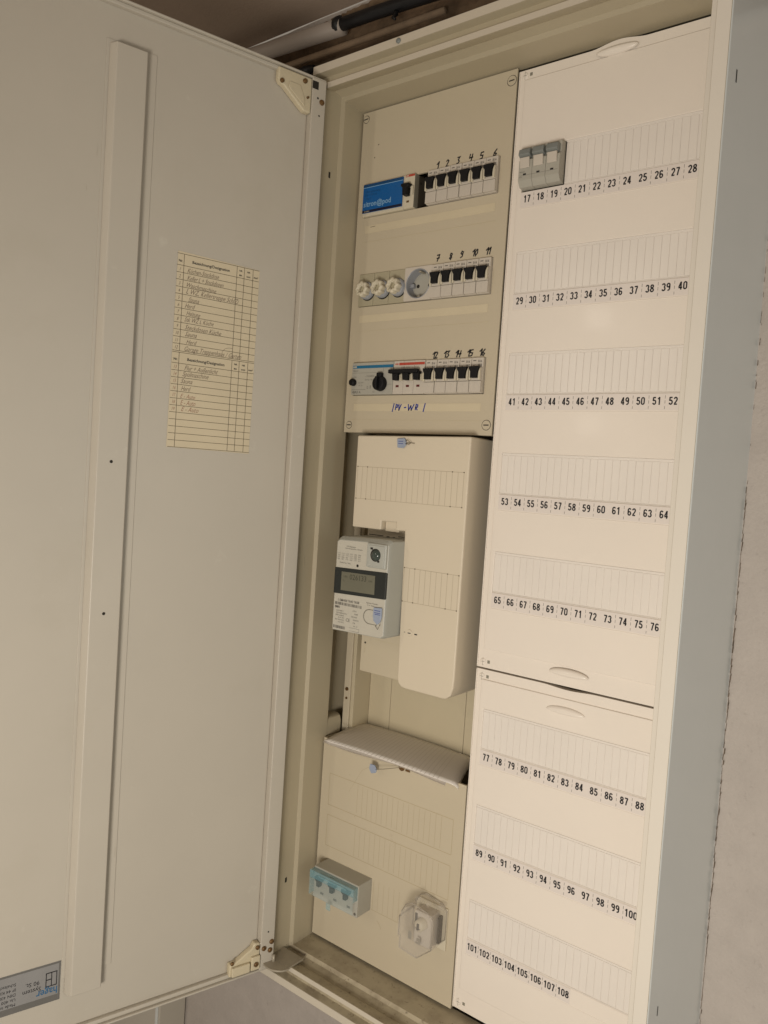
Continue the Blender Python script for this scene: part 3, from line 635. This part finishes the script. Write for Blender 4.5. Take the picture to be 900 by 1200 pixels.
# three pole breaker
t = thing('three_pole_breaker', 'three-pole breaker with one linked black toggle bar and a red stripe, bottom row', 'circuit breaker', (87, 0, CUT[2][0]))
mb = MB()
for i in range(3): mb.box(.2+17.5*i, 17.4+17.5*i, -5.2, 34, -45.6, -.4)
add('housing', mb, 'white', parent=t, bevel=.4)
mb = MB(); mb.box(9.5, 52, -5.6, -5.1, -6.4, -3); add('red_stripe', mb, 'red', parent=t)
mb = MB(); mb.text('ABB', 5, -4.8, 3.4, -5.3, bold=.03); add('logo_print', mb, 'red', parent=t)
mb = MB(); mb.text('S 273   B 16', 20, -9.4, 2.8, -5.3); add('rating_print', mb, 'inkgrey', parent=t)
mb = MB(); mb.box(-1.5, 47.5, -16, -9, -18.4, -13); add('linked_toggle_bar', mb, 'black', parent=t, bevel=1)
for i in range(3):
    mb = MB(); mb.prism([(3.2+17.5*i, -16), (13.4+17.5*i, -16), (12.6+17.5*i, -27.5), (4.6+17.5*i, -27.5)], -13.2, -5.3); add('toggle', mb, 'black', parent=t, bevel=.6)
    mb = MB(); mb.prism([(13.2+17.5*i, -20), (14.6+17.5*i, -19), (14.6+17.5*i, -28), (13.4+17.5*i, -28)], -9, -5.2); mb.prism([(15.4+17.5*i, -18), (17.2+17.5*i, -19), (17.2+17.5*i, -28), (15.4+17.5*i, -28)], -9, -5.2); add('toggle_guard', mb, 'offwhite', parent=t, bevel=.5)
    mb = MB(); mb.box(5.6+17.5*i, 10.6+17.5*i, -5.5, -5.1, -36.3, -33.4); add('status_window', mb, 'darkred', parent=t)

# ------------------------------------------------------------------ meter field cover (a box that stands proud)
YF = -25
outl = [(46.5, -456.4), (232, -454.3), (232, -763), (231.2, -775), (228, -785), (221, -790.5), (216, -791.3), (157, -791.3), (149.5, -790.3), (144.5, -786), (142.5, -779), (138.5, -582.2),
        (123, -583), (123.2, -571.8), (98.4, -572.2), (98.1, -584.2), (47, -584.3)]
mc = MB()
# front with recess grooves is a plate; depth by extrusion
mc.prism(outl, YF, 60)
mcov = cadd('meter_field_cover', mc, 'cover', bevel=2.2, seg=3, ang=50, label='deep cream plastic cover with rounded lower end around the meter')
def knock(x0, x1, z0, z1, n, y):
    mb = MB()
    for i in range(n+1):
        x = x0+(x1-x0)*i/n; w = .32; mb.rect(x-w, x+w, z0, z1, y-.12, 0)
    mb.rect(x0, x1, z1-.35, z1+.35, y-.13, 0); mb.rect(x0, x1, z0-.35, z0+.35, y-.13, 0)
    for x in (x0, x0+(x1-x0)*2/n, x1-(x1-x0)*2/n, x1):
        for z in (z0, z1): mb.rect(x-.9, x+.9, z-.7, z+.7, y-.16, 1)
    return mb
M['scribe'] = mat("scribed_groove", (0.47, 0.40, 0.29), 0.6)
add('knockout_strip', knock(50.8, 225.4, -544, -499.6, 20, YF), ['scribe', 'tablewash'], parent=mcov).matrix_parent_inverse = cab.matrix_basis.inverted()
for o in (mcov,): pass
add('knockout_strip', knock(142.6, 228.4, -675.3, -630.3, 10, YF), ['scribe', 'tablewash'], parent=mcov).matrix_parent_inverse = cab.matrix_basis.inverted()
mb = MB(); mb.lathe(158, -716, [(3.6, -25.9), (4.6, -25.9), (5, -25.1)], 20); mb.rect(155.6, 160.4, -716.6, -715.4, -26, 1); mb.rect(149, 151, -716.4, -715.6, -25.2, 1); mb.rect(166, 170.5, -717, -715.4, -25.2, 1)
add('lock_screw', mb, ['cover', 'ink'], parent=mcov).matrix_parent_inverse = cab.matrix_basis.inverted()
mcov.matrix_parent_inverse = cab.matrix_basis.inverted()
for c in mcov.children: c.matrix_parent_inverse = Matrix.Identity(4)
# meter carrier visible above and below the meter
mb = MB(); mb.box(57, 139, -2, 40, -612, -577); mb.box(99, 122.5, -16, 0, -586, -560); cadd('meter_carrier', mb, 'cover', bevel=1)
mb = MB(); mb.rect(60, 86, -594.6, -593.6, -2.2); mb.rect(112, 134, -593.2, -592.3, -2.2); mb.rect(92, 97, -597, -594, -2.2); mb.rect(103, 107, -597, -594, -2.2); cadd('carrier_slot', mb, 'ink')
mb = MB(); mb.box(57, 145, 0, 40, -790.5, -722); cadd('terminal_cover', mb, 'panel', bevel=1)
mb = MB(); mb.lathe(64.5, -749, [(1.4, -.4), (1.5, -.05)], 12); cadd('terminal_hole', mb, 'dark')
mb = MB(); mb.box(63.9, 64.7, -.4, 0, -764, -752); mb.rect(84, 142, -742.5, -741.7, -.3); cadd('terminal_seam', mb, 'inner')

# ------------------------------------------------------------------ electricity meter
mt = thing('electricity_meter', 'grey-white electronic electricity meter with dark display at the left of the meter field', 'electricity meter', (50, 0, -727))
def madd(name, mb, mats, **k): return rebase(mt, add(name, mb, mats, **k))
mb = MB()
fr = [(50, -725.5), (133.5, -723.5), (138.6, -720), (138.6, -601), (134, -598.8), (54, -601.2), (49.4, -604), (49.4, -722)]
mb = MB(); n = 8
ring0 = [(x, -57, z) for x, z in fr]; ring1 = [(x+(1.5 if x > 90 else -1.0), -50, z+(5 if z > -660 else -1.5)) for x, z in fr]; ring2 = [(x, 20, z) for x, _, z in ring1]
mb.v = ring0+ring1+ring2; mb.f = [tuple(range(8)), tuple(range(23, 15, -1))]; mb.m = [0, 1]
if True:
    for k in (0, 1):
        for i in range(8):
            j = (i+1) % 8; mb.f.append((k*8+i, k*8+j, k*8+8+j, k*8+8+i)[::-1]); mb.m.append(1)
madd('housing', mb, ['meter', 'meterside'], bevel=1.2, seg=3, ang=20)
mb = MB(); mb.prism([(49.2, -675), (138.9, -671.7), (138.9, -636.4), (49.2, -639.4)], -58.6, -40); madd('display_bezel', mb, 'bezel', bevel=1)
mb = MB(); mb.prism([(62.5, -669.3), (121, -667.7), (120.5, -642.6), (62.5, -643.8)], -59.1, -58.4); lc = madd('display', mb, 'lcd')
M['lcdink'] = mat("lcd_segments", (0.055, 0.053, 0.038), 0.4)
mb = MB(); mb.text('026133', 92, -649.5, 10.5, -59.25, sx=.95, rot=.02); mb.text('1.8.0', 69.5, -650, 3.6, -59.25); mb.text('kWh', 113.5, -651, 3.4, -59.25); mb.text('T1', 67, -656, 3.2, -59.25); madd('display_digits', mb, 'lcdink')
mb = MB(); mb.box(104.5, 137.4, -60.5, -56.5, -632.3, -599.8); madd('sensor_frame', mb, 'meterside', bevel=3, seg=3)
mb = MB(); mb.box(108.5, 134.8, -61.5, -60, -629.8, -602.4); madd('sensor_plate', mb, 'meterside', bevel=1.2)
mb = MB(); mb.lathe(121.6, -615, [(2.5, -65.2), (6, -63.8), (7.6, -61.4)], 28); madd('sensor_lens', mb, 'lens', smooth=True)
mb = MB(); mb.lathe(120.8, -615, [(8.5, -61.65), (8.6, -61.5)], 28); mb.rect(111.8, 116, -608.2, -605.4, -61.7); mb.rect(124.5, 128, -624.2, -621.5, -61.7); mb.lathe(88, -633.3, [(1.9, -57.3), (2, -57.05)], 14); madd('sensor_recess', mb, 'dark')
mb = MB()
for r_ in range(4):
    for c_ in range(6): mb.text(random.choice(['1.8.0', '2.8.0', '1.7.0', 'C.1.0', '36.7']), 54+c_*7.3, -619.5-r_*2.6+c_*.07, 2.5, -57.25)
mb.text('LCD-Segmente', 75, -609, 2.6, -57.25); mb.text('Zweirichtungszaehler 3x230/400V', 80, -611.8, 2.2, -57.25); mb.text('Display-Test / Taste', 66, -632, 2.4, -57.25)
mb.text('1 EMH00 7643 7658', 76, -683.2, 4.6, -57.25, bold=.02, rot=.02)
x = 52.5
while x < 99:
    w = random.choice((.5, .8, 1.3)); mb.rect(x, x+w, -690, -686.2, -57.25); x += w+random.choice((.5, .9, 1.2))
x = 51.5
while x < 72:
    w = random.choice((.5, .8, 1.3)); mb.rect(x, x+w, -722.5, -718.6, -57.25); x += w+random.choice((.5, .8))
mb.text('EMH', 57, -693.2, 4.2, -57.25, bold=.05)
for i, w in enumerate(['3x230/400 V', '0,25-5(60)A 50 Hz', '1000 Imp/kWh', 'Kl. A  IP51', '2014  M14 0102', '-25..+55 C']): mb.text(w, 62+(i % 2)*3, -698-i*3.1, 2.5, -57.25)
for i, w in enumerate(['eHZ-K', 'RS485', 'EN 50470', 'DE-07-MI', 'PTB', 'Nr. 12']): mb.text(w, 88+(i % 2)*3, -695-i*4.1, 2.5, -57.25)
mb.text('CE', 77, -709, 6.2, -57.25); mb.rect(80, 97.5, -718.4, -718.1, -57.25); mb.rect(80, 97.5, -722.6, -722.3, -57.25); mb.rect(97.2, 97.5, -722.6, -718.1, -57.25)
mb.text('Eigentum Messstelle', 117, -680, 2.4, -57.25); mb.text('A+ A-  Bezug', 115, -683, 2.2, -57.25)
madd('nameplate_print', mb, 'inkgrey')
mb = MB(); pts = [(114+10*math.cos(a), -698+9.5*math.sin(a)) for a in [math.pi/2+math.pi*i/12 for i in range(13)]]+[(126, -707.5)]
pts = [(126, -688.5)]+pts; mb.stroke(pts, 1.0, -57.3); madd('seal_recess', mb, 'greyside')
# seal tags
def seal(name, label, pts, ypos, wire, lines):
    t = thing(name, label, 'seal tag', (pts[0][0], ypos, pts[0][1]))
    mb = MB(); mb.prism(pts, ypos-2.2, ypos); rebase(t, add('tag_body', mb, 'tag', bevel=.7))
    mb = MB(); mb.tube(wire, .45, 6); rebase(t, add('seal_wire', mb, 'wire', smooth=True))
    mb = MB()
    for (x0, x1, z) in lines: mb.rect(x0, x1, z-.35, z+.35, ypos-2.35)
    rebase(t, add('tag_print', mb, 'inkblue'))
    return t
seal('seal_tag', 'pale blue shield-shaped seal tag hanging on the front of the meter', [(122, -684), (135.5, -683), (136, -695), (134, -702), (129.5, -706), (123.5, -702), (121.5, -695)], -58, [(129, -60, -706), (127, -60, -708), (131, -60, -712), (134, -59, -705)], [(124, 134, -687.5), (124, 134, -690.5), (125, 134, -692.5)])
seal('seal_tag', 'grey-blue seal tag at the top of the meter field cover', [(118, -459.5), (130, -458.5), (133, -462), (133, -468), (129, -472), (119.5, -471.5)], -26, [(133, -29, -463), (137, -30, -461), (143, -30, -465), (139, -29, -467), (133, -29, -466), (138, -28, -465), (146, -26, -465)], [(121, 129, -463), (121, 129, -466)])
seal('seal_tag', 'small blue seal tag dangling on a wire at the top of the lower cover panel', [(98, -912), (106, -912), (110, -917), (109, -922), (101, -925), (97, -919)], -12, [(108, -14, -917), (120, -12, -914), (136, -8, -909), (145, -5, -906), (150, -3, -903), (136, -3, -905)], [])

# ------------------------------------------------------------------ lower left cover panel
lo = MB(); lo.plate(-1, 247, -1200.8, -903, 0, 3, []); lo.box(-1, 1.2, 3, 84, -1200.8, -903); lo.box(244.8, 247, 3, 84, -1200.8, -903)
lower = cadd('lower_left_cover', lo, 'panel', label='lower beige cover panel with scribed knock-outs, dusty, holding two small covered switches')
M['faint'] = mat("faint_groove", (0.43, 0.355, 0.225), 0.6)
def outline(x0, x1, z0, z1, n, a0, a1, y=-.12):
    mb = MB()
    for (q0, q1) in ((z0, z0), (z1, z1)): mb.rect(x0, x1, q0-.4, q0+.4, y)
    for x in (x0, x1): mb.rect(x-.35, x+.35, z0, z1, y-.02)
    for i in range(1, n):
        x = x0+(x1-x0)*i/n
        if a0 < i < a1: mb.rect(x-.25, x+.25, z0+1+random.uniform(0, 3), z1-1-random.uniform(0, 2), y-.02)
    return mb
for zz in ((-1000, -953), (-1061, -1015)):
    add('knockout_strip', outline(14.5, 231, zz[0], zz[1], 24, 5, 23), ['faint'], parent=lower)
mb = MB(); mb.rect(106, 176, -1123.4, -1122.7, -.12)
for i in range(6): mb.rect(108+i*9, 108.5+i*9, -1122, -1080, -.12)
mb.stroke([(118, -1135), (123, -1139), (126, -1144)], .6, -.15); mb.stroke([(52, -970), (74, -932), (92, -920)], .35, -.15)
for x, z in ((52, -945), (66, -1002), (180, -1080), (196, -1066), (40, -1140), (150, -1052)): mb.lathe(x, z, [(.6, -.2), (.7, -.05)], 8)
add('knockout_strip', mb, 'faint', parent=lower)
mb = MB(); mb.lathe(143, -908, [(3, -1.6), (4.8, -1.2), (5, -.1)], 14); mb.box(150, 157, -1.4, -.1, -911, -908.6); add('cover_lock', mb, 'rust', parent=lower)
for c in lower.children: c.matrix_parent_inverse = Matrix.Identity(4)

# folded sheet of paper lying on the lower cover
t = thing('folded_paper', 'folded ruled white sheet of paper lying across the top edge of the lower panel', 'sheet of paper', (120, 20, -900))
mb = MB(); U = 26; V = 10; n0 = 0
def pp(u, v, off=0):        # u 0..1 left to right, v 0..1 front to back
    fx = 15+(228-15)*u; bx = 8+(196-8)*u; fy = -19+3*u; by = 80
    x = fx*(1-v)+bx*v; y = fy*(1-v)+by*v; z = -896.5+1.6*math.sin(u*3.3)+1.2*math.sin(v*2.6)-(3.0*(1-v)**3)-off
    return (x, y, z)
for j in range(V+1):
    for i in range(U+1): mb.v.append(pp(i/U, j/V))
for j in range(V):
    for i in range(U): a = j*(U+1)+i; mb.f.append((a, a+1, a+U+2, a+U+1)); mb.m.append(0)
# curl at the right end folding back under
prev = [j*(U+1)+U for j in range(V+1)]
for k in range(1, 11):
    an = math.pi*k/10; cur = []
    for j in range(V+1):
        x, y, z = pp(1, j/V); r_ = 6.5
        cur.append(len(mb.v)); mb.v.append((x+r_*math.sin(an)*1.6, y+22*(1-j/V)*(k/10)**1.5, z-r_*(1-math.cos(an))))
    for j in range(V): mb.f.append((prev[j], cur[j], cur[j+1], prev[j+1])); mb.m.append(0)
    prev = cur
for k in range(1, 6):
    cur = []
    for j in range(V+1):
        x, y, z = mb.v[prev[j]]; cur.append(len(mb.v)); mb.v.append((x-5, y, z))
    for j in range(V): mb.f.append((prev[j], cur[j], cur[j+1], prev[j+1])); mb.m.append(0)
    prev = cur
sh = rebase(t, add('sheet', mb, 'sheet', smooth=True)); so = sh.modifiers.new('t', 'SOLIDIFY'); so.thickness = .0004
mb = MB()
for j in range(3):
    for i in range(U+1):
        x, y, z = pp(i/U, j/V); mb.v.append((x-2, y-1.5-2.2*math.sin(i/U*5)**2, z-2.6-1.2*math.sin(i/U*7)))
for j in range(2):
    for i in range(U): a = j*(U+1)+i; mb.f.append((a, a+1, a+U+2, a+U+1)); mb.m.append(0)
rebase(t, add('under_sheet', mb, 'sheet', smooth=True))
mb = MB()
for i in range(2, 30):
    u = i/31; q = [pp(u-.012, v/8) for v in range(9)]; r2 = [pp(u-.012+.0035, v/8) for v in range(9)]
    for k in range(8): mb.quad([(q[k][0], q[k][1], q[k][2]+.14), (r2[k][0], r2[k][1], r2[k][2]+.14), (r2[k+1][0], r2[k+1][1], r2[k+1][2]+.14), (q[k+1][0], q[k+1][1], q[k+1][2]+.14)])
rebase(t, add('ruled_lines', mb, 'sheetline'))

# small three-toggle switch under a teal hood
t = thing('covered_switch', 'three-toggle switch under a transparent turquoise hood at the left of the lower panel', 'switch', (20, 0, -1125))
mb = MB(); mb.box(22, 105, -30, 6, -1124.5, -1079); rebase(t, add('housing', mb, 'grey', bevel=.8))
for i in range(3):
    mb = MB(); x = 28+i*25; mb.prism([(x, -1091), (x+15, -1091), (x+14, -1095), (x+10.5, -1097), (x+10, -1104), (x+4.5, -1104), (x+4, -1097), (x+1, -1095)], -36.5, -30); rebase(t, add('toggle', mb, 'black', bevel=.7))
mb = MB()
for i in range(3): mb.rect(36+i*25, 42+i*25, -1116, -1112.8, -30.2)
mb.rect(52, 60, -1086, -1084.5, -30.2); mb.lathe(101, -1120, [(2, -30.4), (2.1, -30.1)], 10); rebase(t, add('switch_print', mb, 'inkgrey'))
mb = MB()
for q in ((22, 104, -40, -39, -1092, -1081), (22, 104, -39, -30, -1082, -1081), (22, 23, -39, -30, -1117, -1082), (103, 104, -39, -30, -1100, -1082), (56, 64, -40, -39, -1127, -1117.2)): mb.box(*q)
rebase(t, add('teal_hood', mb, 'teal', bevel=.4))
M['tealclear'] = mat('pale_teal_window', (0.45, 0.56, 0.55), 0.08, 0.03, 60, alpha=0.14)
mb = MB(); mb.box(22, 104, -40, -39, -1117, -1092.3); rebase(t, add('hood_window', mb, 'tealclear'))
mb = MB(); mb.box(40, 92, -41.4, -40.2, -1086.5, -1083.5); rebase(t, add('hood_rim', mb, 'teal', bevel=.4))

# sealed clear cover over a small switch at the right
t = thing('sealed_isolator', 'clear plastic domed cover over a small white isolator at the right of the lower panel', 'isolator', (208, 0, -1130))
mb = MB(); mb.box(184, 234, -3, 4, -1128, -1071.5); rebase(t, add('base_frame', mb, 'offwhite', bevel=.8))
mb = MB(); mb.box(196, 222, -22, -3, -1122, -1078); rebase(t, add('housing', mb, 'white', bevel=1))
mb = MB(); mb.box(224.5, 227.5, -10, -3.1, -1118, -1082); mb.box(196.5, 200, -23, -22, -1102, -1082); rebase(t, add('dark_slot', mb, 'dark'))
mb = MB(); mb.lathe(209, -1092, [(4, -33), (7.5, -31.5), (8, -22)], 22); rebase(t, add('knob', mb, 'offwhite', smooth=True))
mb = MB(); mb.box(207.5, 210.5, -34.5, -33, -1096, -1088); mb.stroke([(205.5, -1094), (209, -1096.5), (212.5, -1094)], .8, -33.4); rebase(t, add('knob_mark', mb, 'ink'))
mb = MB(); mb.rect(191, 196.5, -1117, -1106, -28); mb.rect(203, 211, -1118.5, -1115.5, -28); mb.rect(205, 210, -1112.5, -1110, -28); mb.rect(208, 211, -1118, -1111, -28.1); rebase(t, add('warning_print', mb, 'greyside'))
oc = [(184, -1079), (190, -1068), (199, -1063), (224, -1067), (233, -1074), (233, -1112), (212, -1131), (184, -1128), (184, -1112), (181, -1112), (181, -1086), (184, -1086)]
mb = MB(); n = len(oc); cxm, czm = 208, -1097
mid = oc; inn = [(cxm+(x-cxm)*.93, czm+(z-czm)*.93) for x, z in oc]
a = sum(oc[i][0]*oc[(i+1) % n][1]-oc[(i+1) % n][0]*oc[i][1] for i in range(n))
if a < 0: mid = mid[::-1]; inn = inn[::-1]
mb.v = [(x, -40, z) for x, z in inn]+[(x, -35, z) for x, z in mid]+[(x, -3.2, z) for x, z in mid]
mb.f = [tuple(range(n))]; mb.m = [0]
for k in (0, 1):
    for i in range(n): j = (i+1) % n; mb.f.append((k*n+i, (k+1)*n+i, (k+1)*n+j, k*n+j)); mb.m.append(0)
M['clearrim'] = mat('clear_plastic_edge', (0.55, 0.50, 0.43), 0.15, 0.05, 60, alpha=0.6)
rb = MB(); rb.tube([(x, -36, z) for x, z in mid+[mid[0]]], .7, 6, cap=False); rb.tube([(x, -3.8, z) for x, z in mid+[mid[0]]], .6, 6, cap=False); rebase(t, add('cover_rim', rb, 'clearrim', smooth=True))
o = rebase(t, add('clear_cover', mb, 'clear')); so = o.modifiers.new('t', 'SOLIDIFY'); so.thickness = .0012; so.offset = 1
for q in ((199, 206, -30, -24, -1063, -1056), (214, 219, -26, -20, -1066, -1060), (226, 233, -14, -6, -1069, -1063)): mb = MB(); mb.box(*q); rebase(t, add('cover_clip', mb, 'clear', bevel=.6))

# ------------------------------------------------------------------ right column covers
XL, XR = 248.2, 499
def scoop(x, z, d):      # dip of the outline at the finger grips
    k = (x-375)/36.0; return z+d*(0.5+0.5*math.cos(max(-1, min(1, k))*math.pi))
def right_cover(name, z0, z1, dtop, dbot, rows, label, pad):
    mb = MB(); xs = [XL]+[339+i*4 for i in range(19)]+[XR]
    poly = [(x, scoop(x, z0, dbot)) for x in xs]+[(x, scoop(x, z1, dtop)) for x in xs[::-1]]
    # rim plate built in column strips so it keeps openings behind the centre slab hidden
    holes = [(263.5, 485, b, a) for a, b in rows]
    mb.plate(XL, XR, z0+6, z1-6, 2, 5, holes)
    for i in range(len(xs)-1):
        a, b = xs[i], xs[i+1]
        mb.quad([(a, 2, z1-6), (b, 2, z1-6), (b, 2, scoop(b, z1, dtop)), (a, 2, scoop(a, z1, dtop))]); mb.quad([(a, 2, scoop(a, z0, dbot)), (b, 2, scoop(b, z0, dbot)), (b, 2, z0+6), (a, 2, z0+6)])
        mb.quad([(a, 2, scoop(a, z1, dtop)), (b, 2, scoop(b, z1, dtop)), (b, 12, scoop(b, z1, dtop)), (a, 12, scoop(a, z1, dtop))]); mb.quad([(a, 12, scoop(a, z0, dbot)), (b, 12, scoop(b, z0, dbot)), (b, 2, scoop(b, z0, dbot)), (a, 2, scoop(a, z0, dbot))])
    mb.quad([(XL, 2, z0), (XL, 2, z1), (XL, 14, z1), (XL, 14, z0)])
    cv = cadd(name, mb, 'right', label=label)
    mb = MB(); mb.plate(256.8, XR, z0+pad, z1-12.5, 0, 2.6, holes); s_ = add('centre_slab', mb, 'right', parent=cv, bevel=1.1)
    mb = MB(); mb.prism([(XL+.2, z0+.4), (XL+1.6, z0+.4), (XL+1.6, z1-.4), (XL+.2, z1-.4)], .6, 2.2); add('edge_bead', mb, 'right', parent=cv, bevel=.6)
    return cv
def rowz(r): return -159.1-124.444*r-(77.213 if r > 4 else 0)
RZ = [(rowz(r)+60.6, rowz(r)+9.0) for r in range(8)]
uc = right_cover('upper_right_cover', -745.6, -0.2, 4.5, 0, RZ[:5], 'tall cream plastic cover with five rows of number strips', 24)
lc_ = right_cover('lower_right_cover', -1196.5, -748.0, -2.0, 0, RZ[5:], 'shorter cream plastic cover below with three rows of number strips', 28)
def number_strip(cv, r, nums):
    z = rowz(r); n = len(nums)
    mb = MB(); x0 = 263.4; x1 = x0+18*n
    mb.box(x0, x1, -.25, 0, z-10.4, z+8.2, 0)
    for i, s_ in enumerate(nums):
        mb.number(str(s_), 272.3+18*i, z-.1, 8.7, -.4, 1)
        if 0 < i and i != 8:
            x = x0+18*i
            mb.rect(x-.22, x+.22, z+2.5, z+6, -.36, 2); mb.rect(x-.22, x+.22, z-3, z+.5, -.36, 2); mb.rect(x-.22, x+.22, z-9, z-6, -.36, 2)
    add('label_strip', mb, ['paperstrip', 'ink', 'inkgrey'], parent=cv)
    # small ledge under the strip
    mb = MB(); mb.box(262, 490, -.35, .4, z-12.2, z-11.4); add('strip_holder', mb, 'right', parent=cv, bevel=.3)
def blank_strip(cv, r, x0=263.52):
    a, b = RZ[r]; mb = MB(); x1 = 485
    mb.box(x0, x1, 1.4, 4.6, b+.02, a-.02)
    x = x0
    while x < x1-4:
        w = 8.45; mb.box(x+.12, min(x+w+.28, x1), .7, 1.45, b+1.8, a-3.0); x += 9
    mb.box(x0, x1, .2, 1.65, a-1.9, a-.02); mb.box(x0, x1, .5, 1.65, b+.02, b+1.0)
    add('blanking_strip', mb, 'blank', parent=cv, bevel=.35)
k = 17
for r in range(8):
    cv = uc if r < 5 else lc_; n = 12 if r < 7 else 8
    number_strip(cv, r, list(range(k, k+n))); k += n
    blank_strip(cv, r, 263.52 if r else 320)
def grip(cv, zc, up_):
    mb = MB(); nu, nv = 32, 8; cz = zc+(2.5 if up_ else -2.5)
    for j in range(nv+1):
        ph = math.pi/2*j/nv
        for i in range(nu):
            a = 2*math.pi*i/nu; rz = (3.2 if (math.sin(a) > 0) == up_ else 6.5)
            mb.v.append((374+25*math.cos(a)*math.cos(ph), .4-4.8*math.sin(ph)**.8, cz+rz*math.sin(a)*math.cos(ph)))
    for j in range(nv):
        for i in range(nu): k = (i+1) % nu; mb.f.append((j*nu+i, j*nu+k, (j+1)*nu+k, (j+1)*nu+i)); mb.m.append(0)
    add('finger_grip', mb, 'right', parent=cv, smooth=True)
grip(uc, -9.5, True); grip(uc, -728, False); grip(lc_, -773.5, False)
def cscrew(cv, x, z):
    mb = MB(); mb.lathe(x, z, [(2.6, .9), (3.4, 1.1), (4.2, 1.95)], 16, 0); mb.stroke([(x-2.2, z), (x+2.2, z)], .5, .8, 1); mb.stroke([(x, z-5), (x, z+5)], .35, .75, 1)
    mb.rect(x+6.2, x+9.8, z-1.6, z+2.4, 1.8, 1); add('cover_screw', mb, ['right', 'greyside'], parent=cv)
cscrew(uc, 256.6, -7); cscrew(uc, 256.8, -738); cscrew(lc_, 256.8, -757); cscrew(lc_, 256.8, -1187)
mb = MB(); mb.lathe(484, -12, [(1.6, -.4), (1.8, 0)], 10); mb.lathe(481.5, -738, [(1.4, -.1), (1.6, 1.9)], 10); add('cover_screw', mb, 'greyside', parent=uc)
mb = MB(); mb.lathe(481, -758, [(1.6, -.1), (1.9, 1.9)], 10); add('cover_screw', mb, 'greyside', parent=lc_)
for cv in (uc, lc_):
    for c in cv.children: c.matrix_parent_inverse = Matrix.Identity(4)
for cv in (upper,):
    for c in cv.children: c.matrix_parent_inverse = Matrix.Identity(4)

# three pole fuse disconnector in the right column
t = thing('fuse_disconnector', 'light grey three-pole fuse disconnector with dark grey handles above labels 17 to 19', 'fuse disconnector', (265, 0, -100.3))
mb = MB()
prof = [(-3, 0.5), (-9, -0.5), (-9, -14), (-13, -17), (-13, -41), (-8, -48.0), (2, -48.6), (2, .5)]
def xprism(mb, prof, x0, x1, m=0):     # outline in (y,z), extruded along x
    n = len(mb.v); k = len(prof); mb.v += [(x0, y, z) for y, z in prof]+[(x1, y, z) for y, z in prof]
    a = sum(prof[i][0]*prof[(i+1) % k][1]-prof[(i+1) % k][0]*prof[i][1] for i in range(k)); 
    A_ = tuple(range(n, n+k)); B_ = tuple(range(n+k, n+2*k))
    mb.f.append(A_[::-1] if a > 0 else A_); mb.f.append(B_ if a > 0 else B_[::-1]); mb.m += [m, m]
    for i in range(k):
        j = (i+1) % k; q = (n+i, n+j, n+k+j, n+k+i); mb.f.append(q if a > 0 else q[::-1]); mb.m.append(m)
for i in range(3): xprism(mb, prof, i*18+.1, i*18+17.85)
add('housing', mb, 'grey', parent=t, bevel=.5)
for i in range(3):
    mb = MB(); xprism(mb, [(-8.8, -4), (-17, -5), (-18.5, -12), (-14, -14.5), (-8.8, -14)], i*18+1, i*18+16); hd = add('handle', mb, 'slate', parent=t, bevel=.9)
    mb = MB(); xprism(mb, [(-12.9, -14), (-16, -14.5), (-14.6, -26), (-12.9, -27)], i*18+2.2, i*18+14.8); add('fuse_carrier', mb, 'white', parent=t, bevel=.7)
mb = MB()
for i in range(3): mb.rect(6.5+i*18, 10.6+i*18, -35, -33, -13.2)
add('indicator_window', mb, 'ink', parent=t)
mb = MB(); mb.rect(2, 52, -35.4, -35.1, -13.12); mb.text('Neozed', 5, -31, 2.2, -13.15); mb.text('63A', 3.4, -37, 2, -13.15); add('rating_print', mb, 'inkgrey', parent=t)
